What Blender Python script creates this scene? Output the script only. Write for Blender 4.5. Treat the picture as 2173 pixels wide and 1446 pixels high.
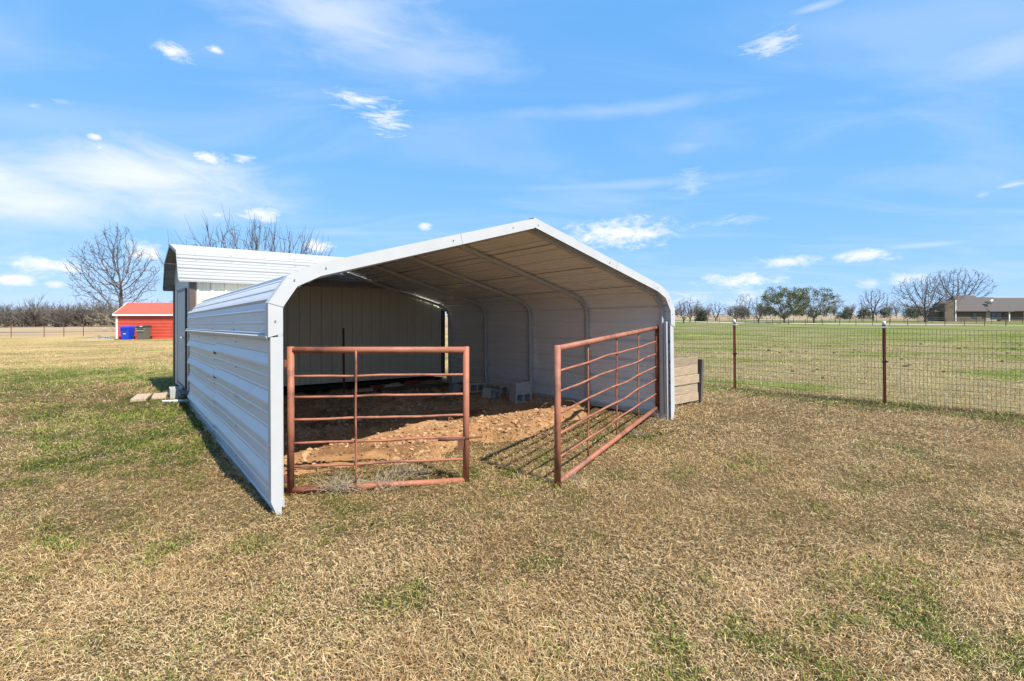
import bpy, math, random
import numpy as np
from mathutils import Vector, Matrix

for o in list(bpy.data.objects):
    bpy.data.objects.remove(o)
SC = bpy.context.scene
COL = SC.collection
R = math.radians

# ------------------------------------------------------------------ camera
cam_d = bpy.data.cameras.new("camera")
cam = bpy.data.objects.new("camera", cam_d)
COL.objects.link(cam)
cam.location = (0, 0, 1.56)
cam.rotation_euler = (R(90), 0, 0)
cam_d.sensor_width = 36.0
cam_d.lens = 17.025
cam_d.shift_y = -0.02554
cam_d.clip_start = 0.05
cam_d.clip_end = 6000
SC.camera = cam

# ------------------------------------------------------------------ sun
SUN_EL = R(49.5)
SUN_AZ = math.atan2(0.695, -0.719)           # measured from +Y towards +X
sv = Vector((math.sin(SUN_AZ) * math.cos(SUN_EL), math.cos(SUN_AZ) * math.cos(SUN_EL), math.sin(SUN_EL)))
sun_d = bpy.data.lights.new("sun", 'SUN')
sun_d.energy = 4.6
sun_d.angle = R(0.53)
sun_d.color = (1.0, 0.94, 0.84)
sun = bpy.data.objects.new("sun", sun_d)
COL.objects.link(sun)
sun.rotation_euler = sv.to_track_quat('Z', 'Y').to_euler()
sun.location = sv * 60

# ------------------------------------------------------------------ world: sky with clouds
W = bpy.data.worlds.new("World")
SC.world = W
W.use_nodes = True
nt = W.node_tree
nt.nodes.clear()
NN, LL = nt.nodes.new, nt.links.new


def wmath(op, a, b=None, c=None, clamp=False):
    n = NN('ShaderNodeMath')
    n.operation = op
    n.use_clamp = clamp
    for i, v in enumerate((a, b, c)):
        if v is None:
            continue
        if isinstance(v, (int, float)):
            n.inputs[i].default_value = v
        else:
            LL(v, n.inputs[i])
    return n.outputs[0]


sky = NN('ShaderNodeTexSky')
sky.sky_type = 'NISHITA'
sky.sun_disc = False
sky.sun_elevation = SUN_EL
sky.sun_rotation = SUN_AZ
sky.altitude = 200
sky.air_density = 0.7
sky.dust_density = 0.0
sky.ozone_density = 6.0
# the camera's tone curve on the clear sky: blue holds, red lags
sks = NN('ShaderNodeSeparateColor')
LL(sky.outputs[0], sks.inputs[0])
skc = NN('ShaderNodeCombineColor')
for ch, (gain, power) in enumerate(((1.36, 0.50), (2.72, 0.27), (5.08, 0.13))):
    LL(wmath('MULTIPLY', wmath('POWER', sks.outputs[ch], power), gain), skc.inputs[ch])
tc = NN('ShaderNodeTexCoord')
sep = NN('ShaderNodeSeparateXYZ')
LL(tc.outputs['Generated'], sep.inputs[0])
dx, dy, dz = sep.outputs
az = wmath('ARCTAN2', dx, dy)
hor = wmath('SQRT', wmath('ADD', wmath('MULTIPLY', dx, dx), wmath('MULTIPLY', dy, dy)))
el = wmath('DIVIDE', dz, wmath('MAXIMUM', hor, 0.02))
ae = NN('ShaderNodeCombineXYZ')
LL(az, ae.inputs[0])
LL(el, ae.inputs[1])


def wnoise(vec, scale, detail, rough, mul=(1, 1, 1), off=(0, 0, 0), dist=0.0):
    mp = NN('ShaderNodeMapping')
    mp.inputs['Scale'].default_value = mul
    mp.inputs['Location'].default_value = off
    LL(vec, mp.inputs[0])
    n = NN('ShaderNodeTexNoise')
    n.inputs['Scale'].default_value = scale
    n.inputs['Detail'].default_value = detail
    n.inputs['Roughness'].default_value = rough
    n.inputs['Distortion'].default_value = dist
    LL(mp.outputs[0], n.inputs['Vector'])
    return n.outputs[0]


n_puff = wnoise(ae.outputs[0], 34, 6, 0.66, (0.8, 1.6, 1), (0, 0, 0), 0.3)
n_wisp = wnoise(ae.outputs[0], 26, 6, 0.7, (0.55, 2.4, 1), (1.3, 4.0, 0), 1.2)
n_soft = wnoise(ae.outputs[0], 7, 6, 0.6, (1, 2.6, 1), (3.1, 1.7, 0), 0.4)
n_puff_c = wmath('MULTIPLY', wmath('SUBTRACT', n_puff, 0.5), 3.4)
n_soft_c = wmath('MULTIPLY', wmath('SUBTRACT', n_soft, 0.5), 1.7)
n_wisp_c = wmath('MULTIPLY', wmath('SUBTRACT', n_wisp, 0.5), 4.2)
# azimuth, tangent of elevation, radii, opacity, kind (0 cumulus, 1 cirrus veil)
CLOUDS = [(-0.614, 0.446, 0.0221, 0.0119, 1, 0), (-0.55, 0.468, 0.012, 0.0058, 0.9, 0), (-0.303, 0.422, 0.0514, 0.0141, 0.95, 2),
          (-0.256, 0.391, 0.0376, 0.0208, 0.95, 2), (-0.71, 0.279, 0.0078, 0.0044, 0.9, 0), (-0.706, 0.263, 0.0045, 0.003, 0.8, 0),
          (-0.508, 0.279, 0.0156, 0.0085, 0.95, 2), (-0.555, 0.275, 0.0225, 0.0108, 0.95, 0), (-0.66, 0.222, 0.175, 0.056, 0.88, 1),
          (-0.84, 0.18, 0.17, 0.052, 0.85, 1), (-0.343, 0.58, 0.19, 0.07, 0.55, 1), (-0.18, 0.52, 0.18, 0.06, 0.32, 1),
          (-0.76, 0.076, 0.0368, 0.0134, 1, 0), (-0.802, 0.052, 0.0169, 0.0101, 1, 0), (-0.755, 0.046, 0.0093, 0.005, 0.8, 0),
          (-0.65, 0.106, 0.0197, 0.0139, 0.95, 0), (-0.483, 0.188, 0.026, 0.0129, 0.9, 0), (-0.545, 0.177, 0.01, 0.0067, 0.8, 0),
          (-0.381, 0.133, 0.0226, 0.009, 1, 0), (0.223, 0.171, 0.0833, 0.0247, 1, 0), (0.498, 0.492, 0.0351, 0.0198, 0.7, 2),
          (0.8, 0.384, 0.09, 0.0379, 0.35, 1), (0.436, 0.066, 0.0576, 0.0106, 0.95, 0), (0.522, 0.097, 0.0351, 0.0118, 0.8, 0),
          (0.631, 0.1, 0.0317, 0.0102, 0.9, 0), (0.684, 0.061, 0.028, 0.009, 0.7, 0), (-0.18, 0.18, 0.0122, 0.0067, 0.8, 0),
          (0.353, 0.255, 0.0257, 0.0237, 0.35, 2), (0.357, 0.031, 0.0512, 0.0128, 0.55, 2), (0.456, 0.033, 0.0267, 0.0131, 0.75, 0),
          (0.424, 0.177, 0.0404, 0.0071, 0.4, 2), (0.713, 0.109, 0.0473, 0.0044, 0.35, 1), (0.205, 0.411, 0.2145, 0.0152, 0.22, 1),
          (0.205, 0.26, 0.2425, 0.0095, 0.22, 1), (0.638, 0.053, 0.0163, 0.0078, 0.6, 0), (0.772, 0.177, 0.013, 0.0056, 0.6, 2),
          (0.803, 0.186, 0.0157, 0.0051, 0.6, 2), (-0.779, 0.306, 0.0099, 0.0035, 0.6, 2), (-0.744, 0.321, 0.0115, 0.0036, 0.4, 2),
          (0.349, 0.327, 0.043, 0.0128, 0.2, 1), (0.559, 0.538, 0.0419, 0.0082, 0.4, 1),
          # the rest of the sky carries the same kind of cloud
          (-1.1, 0.3, 0.12, 0.04, 0.5, 1), (-1.3, 0.1, 0.05, 0.015, 0.9, 0), (1.05, 0.15, 0.06, 0.018, 0.9, 0),
          (1.3, 0.35, 0.15, 0.05, 0.4, 1), (1.7, 0.12, 0.06, 0.02, 0.9, 0), (2.3, 0.25, 0.08, 0.03, 0.8, 0),
          (-1.8, 0.2, 0.07, 0.02, 0.9, 0), (-2.4, 0.4, 0.2, 0.06, 0.4, 1), (2.9, 0.15, 0.07, 0.02, 0.9, 0)]
total = None
for (ca, ce, rx, ry, op, kind) in CLOUDS:
    s = NN('ShaderNodeVectorMath')
    s.operation = 'SUBTRACT'
    LL(ae.outputs[0], s.inputs[0])
    s.inputs[1].default_value = (ca, ce - (0.25 * ry if kind == 0 else 0), 0)
    m = NN('ShaderNodeVectorMath')
    m.operation = 'MULTIPLY'
    LL(s.outputs[0], m.inputs[0])
    m.inputs[1].default_value = (1 / (rx * (1.25, 1.1, 1.3)[kind]), 1 / (ry * (1.2, 1.1, 1.35)[kind]), 0)
    ln = NN('ShaderNodeVectorMath')
    ln.operation = 'LENGTH'
    LL(m.outputs[0], ln.inputs[0])
    d = wmath('ADD', ln.outputs['Value'], (n_puff_c, n_soft_c, n_wisp_c)[kind])
    mr = NN('ShaderNodeMapRange')
    mr.interpolation_type = 'SMOOTHSTEP'
    LL(d, mr.inputs['Value'])
    mr.inputs['From Min'].default_value = (1.35, 1.5, 1.25)[kind]
    mr.inputs['From Max'].default_value = (-0.1, -0.2, -0.5)[kind]
    mr.inputs['To Min'].default_value = 0
    mr.inputs['To Max'].default_value = op
    # nothing far outside the ellipse
    mr2 = NN('ShaderNodeMapRange')
    LL(ln.outputs['Value'], mr2.inputs['Value'])
    mr2.inputs['From Min'].default_value = 1.9
    mr2.inputs['From Max'].default_value = 1.2
    one = wmath('MULTIPLY', mr.outputs[0], mr2.outputs[0])
    total = one if total is None else wmath('MAXIMUM', total, one)
# thin high cirrus over the whole sky
dzp = wmath('MAXIMUM', wmath('ADD', dz, 0.12), 0.05)
pl = NN('ShaderNodeCombineXYZ')
LL(wmath('DIVIDE', dx, dzp), pl.inputs[0])
LL(wmath('DIVIDE', dy, dzp), pl.inputs[1])
n_c = wnoise(pl.outputs[0], 0.9, 6, 0.55, (0.8, 2.0, 1), (0.4, 0.9, 0), 0.8)
cm = NN('ShaderNodeMapRange')
cm.interpolation_type = 'SMOOTHSTEP'
LL(n_c, cm.inputs['Value'])
cm.inputs['From Min'].default_value = 0.40
cm.inputs['From Max'].default_value = 0.80
cm.inputs['To Max'].default_value = 0.22
total = wmath('MAXIMUM', total, cm.outputs[0])
above = NN('ShaderNodeMapRange')
LL(dz, above.inputs['Value'])
above.inputs['From Min'].default_value = 0.0
above.inputs['From Max'].default_value = 0.02
total = wmath('MULTIPLY', total, above.outputs[0], clamp=True)
mix = NN('ShaderNodeMix')
mix.data_type = 'RGBA'
LL(total, mix.inputs['Factor'])
LL(skc.outputs[0], mix.inputs['A'])
mix.inputs['B'].default_value = (6.2, 6.3, 6.45, 1)
bg = NN('ShaderNodeBackground')
bg.inputs['Strength'].default_value = 0.10
LL(mix.outputs['Result'], bg.inputs['Color'])
W.cycles.sampling_method = 'MANUAL'
W.cycles.sample_map_resolution = 512
wo = NN('ShaderNodeOutputWorld')
LL(bg.outputs[0], wo.inputs[0])

vs = SC.view_settings
vs.view_transform = 'Standard'
vs.look = 'None'
vs.exposure = 0.76
vs.gamma = 1.0
vs.use_curve_mapping = False
SC.cycles.max_bounces = 9
SC.cycles.diffuse_bounces = 8
SC.cycles.glossy_bounces = 3
SC.cycles.transmission_bounces = 3
SC.cycles.transparent_max_bounces = 8
SC.cycles.use_denoising = True
SC.cycles.caustics_reflective = False
SC.cycles.caustics_refractive = False


# ================================================================== helpers
def tag(o, label=None, cat=None, group=None, kind=None):
    if label:
        o['label'] = label
    if cat:
        o['category'] = cat
    if group:
        o['group'] = group
    if kind:
        o['kind'] = kind
    return o


def empty(name, loc=(0, 0, 0), rz=0.0):
    o = bpy.data.objects.new(name, None)
    COL.objects.link(o)
    o.location = loc
    o.rotation_euler = (0, 0, rz)
    o.empty_display_size = 0.2
    return o


def obj(name, me, mat=None, parent=None, loc=None, rot=None):
    o = bpy.data.objects.new(name, me)
    COL.objects.link(o)
    if mat is not None and len(me.materials) == 0:
        me.materials.append(mat)
    if parent is not None:
        o.parent = parent
    if loc is not None:
        o.location = loc
    if rot is not None:
        o.rotation_euler = rot
    return o


class MB:
    """collects faces of one part"""

    def __init__(self):
        self.v = []
        self.f = []

    def add(self, vs, fs):
        b = len(self.v)
        self.v += [tuple(p) for p in vs]
        self.f += [tuple(i + b for i in f) for f in fs]
        return self

    def box(self, c, s, M=None):
        x, y, z = c
        a, b, d = s[0] / 2, s[1] / 2, s[2] / 2
        p = [(x - a, y - b, z - d), (x + a, y - b, z - d), (x + a, y + b, z - d), (x - a, y + b, z - d),
             (x - a, y - b, z + d), (x + a, y - b, z + d), (x + a, y + b, z + d), (x - a, y + b, z + d)]
        if M is not None:
            p = [tuple(M @ Vector(q)) for q in p]
        return self.add(p, [(3, 2, 1, 0), (4, 5, 6, 7), (0, 1, 5, 4), (1, 2, 6, 5), (2, 3, 7, 6), (3, 0, 4, 7)])

    def prism(self, poly, y0, y1):
        """poly in (x, z), extruded along y; poly counter-clockwise seen from -y"""
        n = len(poly)
        vs = [(p[0], y0, p[1]) for p in poly] + [(p[0], y1, p[1]) for p in poly]
        fs = [tuple(range(n)), tuple(range(2 * n - 1, n - 1, -1))]
        for i in range(n):
            j = (i + 1) % n
            fs.append((j, i, i + n, j + n))
        return self.add(vs, fs)

    def tube(self, pts, rad, n=8, cap=True):
        pts = [Vector(p) for p in pts]
        m = len(pts)
        if not hasattr(rad, '__len__'):
            rad = [rad] * m
        t0 = (pts[1] - pts[0]).normalized()
        ref = Vector((0, 0, 1)) if abs(t0.z) < 0.9 else Vector((1, 0, 0))
        u = t0.cross(ref).normalized()
        vs, fs = [], []
        for i in range(m):
            if i == 0:
                t = t0
            elif i == m - 1:
                t = (pts[i] - pts[i - 1]).normalized()
            else:
                t = ((pts[i + 1] - pts[i]).normalized() + (pts[i] - pts[i - 1]).normalized())
                t = t.normalized() if t.length > 1e-6 else t0
            u = (u - t * u.dot(t))
            u = u.normalized() if u.length > 1e-6 else t.orthogonal().normalized()
            w = t.cross(u)
            for k in range(n):
                a = 2 * math.pi * k / n
                vs.append(pts[i] + (u * math.cos(a) + w * math.sin(a)) * rad[i])
        for i in range(m - 1):
            for k in range(n):
                k2 = (k + 1) % n
                fs.append((i * n + k, i * n + k2, (i + 1) * n + k2, (i + 1) * n + k))
        if cap:
            fs.append(tuple(reversed(range(n))))
            fs.append(tuple(range((m - 1) * n, m * n)))
        return self.add(vs, fs)

    def mesh(self, name, smooth=False):
        me = bpy.data.meshes.new(name)
        me.from_pydata(self.v, [], self.f)
        if smooth:
            me.polygons.foreach_set('use_smooth', [True] * len(me.polygons))
        me.update()
        return me

    def build(self, name, mat, parent=None, loc=None, rot=None, smooth=False):
        return obj(name, self.mesh(name, smooth), mat, parent, loc, rot)


def bevel(o, w=0.004, seg=2):
    m = o.modifiers.new('bevel', 'BEVEL')
    m.width = w
    m.segments = seg
    m.limit_method = 'ANGLE'
    return o


# ---- numpy value noise
_rng = np.random.default_rng(7)
_PERM = _rng.random((256, 256))


def vnoise(x, y):
    xi = np.floor(x).astype(int)
    yi = np.floor(y).astype(int)
    fx = x - xi
    fy = y - yi
    fx = fx * fx * (3 - 2 * fx)
    fy = fy * fy * (3 - 2 * fy)
    a = _PERM[xi & 255, yi & 255]
    b = _PERM[(xi + 1) & 255, yi & 255]
    c = _PERM[xi & 255, (yi + 1) & 255]
    d = _PERM[(xi + 1) & 255, (yi + 1) & 255]
    return (a * (1 - fx) + b * fx) * (1 - fy) + (c * (1 - fx) + d * fx) * fy


def fbm(x, y, octv=4, ox=0.0, oy=0.0):
    s = 0.0
    amp = 0.5
    tot = 0.0
    for i in range(octv):
        s = s + amp * vnoise(x * 2 ** i + ox + 17.3 * i, y * 2 ** i + oy + 5.1 * i)
        tot += amp
        amp *= 0.5
    return s / tot


def sstep(a, b, x):
    t = np.clip((x - a) / (b - a), 0, 1)
    return t * t * (3 - 2 * t)


# ================================================================== materials
def mat(name, col, rough=0.6, metal=0.0, col2=None, nscale=6.0, namt=0.5, ndetail=6, bump=0.0, bscale=40.0,
        spec=0.5, coord='Object', stretch=(1, 1, 1), col3=None, c3scale=2.0, c3lo=0.55, c3hi=0.7, attr=None,
        objrand=0.0, bdist=0.01):
    m = bpy.data.materials.new(name)
    m.use_nodes = True
    t = m.node_tree
    b = t.nodes['Principled BSDF']
    b.inputs['Roughness'].default_value = rough
    b.inputs['Metallic'].default_value = metal
    b.inputs['Specular IOR Level'].default_value = spec
    tcn = t.nodes.new('ShaderNodeTexCoord')
    mp = t.nodes.new('ShaderNodeMapping')
    mp.inputs['Scale'].default_value = stretch
    t.links.new(tcn.outputs[coord], mp.inputs[0])
    cur = None
    if attr:
        an = t.nodes.new('ShaderNodeAttribute')
        an.attribute_name = attr
        cur = an.outputs['Color']
    if col2 is not None:
        n = t.nodes.new('ShaderNodeTexNoise')
        n.inputs['Scale'].default_value = nscale
        n.inputs['Detail'].default_value = ndetail
        n.inputs['Roughness'].default_value = 0.62
        t.links.new(mp.outputs[0], n.inputs['Vector'])
        r = t.nodes.new('ShaderNodeMapRange')
        r.inputs['From Min'].default_value = 0.5 - 0.5 * (1 - namt) - 0.02
        r.inputs['From Max'].default_value = 0.5 + 0.5 * (1 - namt) + 0.02
        t.links.new(n.outputs[0], r.inputs['Value'])
        mx = t.nodes.new('ShaderNodeMix')
        mx.data_type = 'RGBA'
        t.links.new(r.outputs[0], mx.inputs['Factor'])
        mx.inputs['A'].default_value = (*col, 1)
        mx.inputs['B'].default_value = (*col2, 1)
        if cur is not None:
            mx.blend_type = 'MULTIPLY'
        cur2 = mx.outputs['Result']
        if cur is not None:
            mm = t.nodes.new('ShaderNodeMix')
            mm.data_type = 'RGBA'
            mm.blend_type = 'MULTIPLY'
            mm.inputs['Factor'].default_value = 1.0
            mx.blend_type = 'MIX'
            t.links.new(cur, mm.inputs['A'])
            t.links.new(cur2, mm.inputs['B'])
            cur2 = mm.outputs['Result']
        cur = cur2
    if col3 is not None:
        n = t.nodes.new('ShaderNodeTexNoise')
        n.inputs['Scale'].default_value = c3scale
        n.inputs['Detail'].default_value = 8
        n.inputs['Roughness'].default_value = 0.7
        mp3 = t.nodes.new('ShaderNodeMapping')
        mp3.inputs['Location'].default_value = (3.7, 9.1, 1.3)
        mp3.inputs['Scale'].default_value = stretch
        t.links.new(tcn.outputs[coord], mp3.inputs[0])
        t.links.new(mp3.outputs[0], n.inputs['Vector'])
        r = t.nodes.new('ShaderNodeMapRange')
        r.inputs['From Min'].default_value = c3lo
        r.inputs['From Max'].default_value = c3hi
        t.links.new(n.outputs[0], r.inputs['Value'])
        mx = t.nodes.new('ShaderNodeMix')
        mx.data_type = 'RGBA'
        t.links.new(r.outputs[0], mx.inputs['Factor'])
        if cur is not None:
            t.links.new(cur, mx.inputs['A'])
        else:
            mx.inputs['A'].default_value = (*col, 1)
        mx.inputs['B'].default_value = (*col3, 1)
        cur = mx.outputs['Result']
    if objrand > 0:
        oi = t.nodes.new('ShaderNodeObjectInfo')
        r = t.nodes.new('ShaderNodeMapRange')
        r.inputs['To Min'].default_value = 1 - objrand
        r.inputs['To Max'].default_value = 1 + objrand
        t.links.new(oi.outputs['Random'], r.inputs['Value'])
        h = t.nodes.new('ShaderNodeHueSaturation')
        t.links.new(r.outputs[0], h.inputs['Value'])
        if cur is not None:
            t.links.new(cur, h.inputs['Color'])
        else:
            h.inputs['Color'].default_value = (*col, 1)
        cur = h.outputs[0]
    if cur is not None:
        t.links.new(cur, b.inputs['Base Color'])
    else:
        b.inputs['Base Color'].default_value = (*col, 1)
    if bump > 0:
        n = t.nodes.new('ShaderNodeTexNoise')
        n.inputs['Scale'].default_value = bscale
        n.inputs['Detail'].default_value = 6
        n.inputs['Roughness'].default_value = 0.65
        t.links.new(mp.outputs[0], n.inputs['Vector'])
        bp = t.nodes.new('ShaderNodeBump')
        bp.inputs['Strength'].default_value = bump
        bp.inputs['Distance'].default_value = bdist
        t.links.new(n.outputs[0], bp.inputs['Height'])
        t.links.new(bp.outputs[0], b.inputs['Normal'])
    return m


M = {}
M['sheet'] = mat('white_painted_steel_sheet', (0.83, 0.85, 0.865), 0.30, col2=(0.79, 0.805, 0.82), nscale=1.6, namt=0.5,
                 col3=(0.55, 0.53, 0.49), c3scale=3.0, c3lo=0.66, c3hi=0.84, stretch=(1, 0.25, 2.2), bump=0.05, bscale=3.0, bdist=0.02)
M['sheet_shade'] = mat('shade_toned_white_sheet', (0.60, 0.615, 0.635), 0.42, col2=(0.53, 0.545, 0.565), nscale=1.6, namt=0.45,  # same white paint, darkened: shade of the outer left wall put into the colour
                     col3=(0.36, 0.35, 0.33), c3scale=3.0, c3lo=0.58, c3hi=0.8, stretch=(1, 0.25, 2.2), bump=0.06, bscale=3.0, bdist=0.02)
M['trim'] = mat('white_trim_steel', (0.49, 0.495, 0.50), 0.4, col2=(0.425, 0.43, 0.435), nscale=4, namt=0.5,
                col3=(0.5, 0.47, 0.42), c3scale=9, c3lo=0.66, c3hi=0.85, bump=0.04, bscale=5, bdist=0.01)
M['galv'] = mat('galvanised_steel_tube', (0.48, 0.51, 0.53), 0.45, 0.3, col2=(0.58, 0.60, 0.61), nscale=14, namt=0.6, bump=0.05, bscale=30)
M['screw'] = mat('screw_head', (0.22, 0.22, 0.225), 0.5, 0.4)
M['roofwhite'] = mat('white_roof_steel', (0.33, 0.335, 0.335), 0.5, col2=(0.275, 0.28, 0.28), nscale=1.5, namt=0.5,
                     col3=(0.33, 0.33, 0.32), c3scale=3, c3lo=0.62, c3hi=0.8, stretch=(0.2, 1, 1))
M['beige'] = mat('beige_wall_steel', (0.63, 0.60, 0.485), 0.35, col2=(0.575, 0.55, 0.45), nscale=1.4, namt=0.5,
                 col3=(0.42, 0.39, 0.30), c3scale=2.5, c3lo=0.6, c3hi=0.8, stretch=(1.6, 1, 0.3))
M['gable'] = mat('grey_beige_gable_wall', (0.56, 0.535, 0.46), 0.5, col2=(0.50, 0.48, 0.42), nscale=3, namt=0.5)
M['door'] = mat('pale_grey_door', (0.46, 0.465, 0.46), 0.5, col2=(0.41, 0.415, 0.41), nscale=4, namt=0.5)
M['brown'] = mat('brown_trim_steel', (0.105, 0.072, 0.066), 0.45, col2=(0.085, 0.06, 0.055), nscale=5, namt=0.5)
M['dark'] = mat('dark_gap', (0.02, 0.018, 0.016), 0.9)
M['rust'] = mat('rusty_painted_pipe', (0.40, 0.155, 0.090), 0.62, col2=(0.29, 0.10, 0.056), nscale=7, namt=0.45,
                col3=(0.13, 0.055, 0.035), c3scale=5, c3lo=0.47, c3hi=0.68, bump=0.25, bscale=90, bdist=0.002)
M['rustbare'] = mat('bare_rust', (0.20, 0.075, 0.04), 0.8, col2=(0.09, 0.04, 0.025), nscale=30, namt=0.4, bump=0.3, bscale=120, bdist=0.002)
M['tpost'] = mat('red_brown_fence_post', (0.20, 0.035, 0.02), 0.55, col2=(0.11, 0.026, 0.018), nscale=9, namt=0.4)
M['cap'] = mat('white_plastic_cap', (0.80, 0.79, 0.74), 0.5)
M['wire'] = mat('dark_fence_wire', (0.075, 0.065, 0.055), 0.6, 0.4)
M['concrete'] = mat('concrete_block', (0.46, 0.455, 0.435), 0.9, col2=(0.36, 0.355, 0.34), nscale=9, namt=0.4, bump=0.4, bscale=90, bdist=0.004, objrand=0.12)
M['paver'] = mat('tan_paver', (0.50, 0.37, 0.25), 0.9, col2=(0.40, 0.30, 0.21), nscale=10, namt=0.5, bump=0.3, bscale=80, bdist=0.003)
M['plank'] = mat('weathered_plank', (0.44, 0.33, 0.215), 0.85, col2=(0.22, 0.17, 0.12), nscale=5, namt=0.55, stretch=(1.2, 14, 14),
                 col3=(0.17, 0.12, 0.08), c3scale=1.5, c3lo=0.62, c3hi=0.74, bump=0.4, bscale=10, bdist=0.004, objrand=0.18)
M['timber'] = mat('grey_timber', (0.15, 0.125, 0.10), 0.9, col2=(0.09, 0.075, 0.062), nscale=4, namt=0.4, stretch=(1.5, 12, 12), bump=0.4, bscale=9, bdist=0.004, objrand=0.2)
M['postgrey'] = mat('charcoal_post', (0.07, 0.068, 0.066), 0.85, col2=(0.11, 0.105, 0.1), nscale=6, namt=0.4, stretch=(12, 12, 1))
M['redboard'] = mat('faded_red_board', (0.26, 0.045, 0.035), 0.7, col2=(0.2, 0.06, 0.045), nscale=6, namt=0.4)
M['whiteboard'] = mat('dirty_white_board', (0.50, 0.46, 0.40), 0.75, col2=(0.36, 0.32, 0.26), nscale=6, namt=0.4)
M['redside'] = mat('red_siding', (0.60, 0.085, 0.045), 0.6, col2=(0.46, 0.065, 0.035), nscale=1.8, namt=0.5)
M['redroof'] = mat('red_metal_roof', (0.62, 0.115, 0.065), 0.55, col2=(0.52, 0.095, 0.055), nscale=1.5, namt=0.5)
M['bluebin'] = mat('blue_plastic', (0.006, 0.055, 0.55), 0.4, col2=(0.005, 0.045, 0.45), nscale=4, namt=0.5)
M['greybin'] = mat('grey_brown_plastic', (0.14, 0.125, 0.105), 0.55, col2=(0.11, 0.10, 0.085), nscale=4, namt=0.5)
M['blacklid'] = mat('black_plastic', (0.03, 0.03, 0.03), 0.5)
M['white'] = mat('white_paint', (0.80, 0.79, 0.77), 0.5)
M['bark'] = mat('grey_brown_bark', (0.135, 0.112, 0.092), 0.9, col2=(0.085, 0.07, 0.058), nscale=5, namt=0.4)
M['twig'] = mat('twig_bark', (0.080, 0.064, 0.054), 0.9, col2=(0.115, 0.092, 0.078), nscale=3, namt=0.4)
M['wood_far'] = mat('winter_wood_twigs', (0.165, 0.137, 0.115), 0.95, col2=(0.115, 0.10, 0.085), nscale=0.06, namt=0.3,
                    col3=(0.075, 0.085, 0.05), c3scale=0.08, c3lo=0.6, c3hi=0.68)
M['oakleaf'] = mat('oak_leaves', (0.135, 0.14, 0.034), 0.7, col2=(0.07, 0.085, 0.024), nscale=0.7, namt=0.3)
M['cedar'] = mat('cedar_foliage', (0.055, 0.075, 0.03), 0.8, col2=(0.03, 0.048, 0.02), nscale=1.2, namt=0.3)
M['brick'] = mat('tan_brick', (0.145, 0.108, 0.078), 0.9, col2=(0.115, 0.085, 0.062), nscale=3, namt=0.3)
M['shingle'] = mat('brown_shingles', (0.125, 0.104, 0.093), 0.95, col2=(0.072, 0.060, 0.055), nscale=2.2, namt=0.25, stretch=(1, 2.5, 2.5))
M['stucco'] = mat('tan_panel', (0.36, 0.31, 0.24), 0.9)
M['glass'] = mat('dark_window_glass', (0.03, 0.04, 0.06), 0.08, spec=0.8)
M['frame'] = mat('dark_window_frame', (0.035, 0.04, 0.06), 0.5)
M['pipefence'] = mat('dark_pipe_fence', (0.045, 0.042, 0.04), 0.6)
M['gravel'] = mat('pale_gravel', (0.62, 0.54, 0.42), 0.95, col2=(0.5, 0.43, 0.33), nscale=0.8, namt=0.4)
M['asphalt'] = mat('pale_asphalt', (0.30, 0.28, 0.26), 0.95, col2=(0.25, 0.235, 0.22), nscale=0.5, namt=0.4)
M['deadleaf'] = mat('dead_leaves', (0.36, 0.19, 0.09), 0.8, col2=(0.19, 0.10, 0.055), nscale=9, namt=0.3)
M['drytuft'] = mat('dry_weed_stems', (0.40, 0.33, 0.22), 0.85, col2=(0.27, 0.22, 0.15), nscale=14, namt=0.3)
M['manure'] = mat('dark_clods', (0.045, 0.033, 0.024), 0.95)

# ================================================================== terrain
CX0, CY0, CTH = -1.8825, 3.803, 0.6781            # carport front-left corner and heading
CW, CL = 5.511, 6.30
cc, cs = math.cos(CTH), math.sin(CTH)


def to_car(x, y):
    return (x - CX0) * cc + (y - CY0) * cs, -(x - CX0) * cs + (y - CY0) * cc


def from_car(a, v):
    return CX0 + a * cc - v * cs, CY0 + a * cs + v * cc


def gz(x, y):
    x = np.asarray(x, float)
    y = np.asarray(y, float)
    p = -0.65 * x + 0.76 * y
    sp = 4.0 * np.logaddexp(0, (p - 10) / 4.0)
    sp = np.minimum(sp, 260)
    wl = 1 / (1 + np.exp(np.clip((x - 2) / 14.0, -40, 40)))
    z = -0.0145 * sp * wl
    wr = 1 / (1 + np.exp(np.clip(-(x - 25) / 8.0, -40, 40)))
    z = z - 0.55 * wr * np.exp(-((y - 92) / 22.0) ** 2)
    near = np.exp(-((x / 30.0) ** 2 + ((y - 8) / 30.0) ** 2))
    z = z + (fbm(x * 0.55, y * 0.55, 3, 3, 8) - 0.5) * 0.05 * near
    z = z + (fbm(x * 0.05, y * 0.05, 3, 31, 18) - 0.5) * 0.25 * (1 - near)
    return z


def g1(x, y):
    return float(gz(x, y))


def fence_side(x, y):      # metres beyond the wire fence (towards the pasture)
    return (x - 4.66) * 0.656 + (y - 10.115) * 0.754


def dirt_mask(x, y):
    a, v = to_car(x, y)
    w = (fbm(x * 1.3, y * 1.3, 4, 40, 2) - 0.5) * 1.1
    front = sstep(0.25, 0.75, v - 0.35 + w * 0.9 - 0.10 * np.clip(3.0 - a, 0, 3) + 0.55 * sstep(3.9, 5.2, a) * 0 - 0.9 * sstep(4.2, 5.4, a) * (v < 2.4))
    side = sstep(-0.02, 0.12, a) * sstep(CW + 0.02, CW - 0.12, a)
    back = sstep(9.4, 8.6, v)
    return front * side * back


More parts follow.
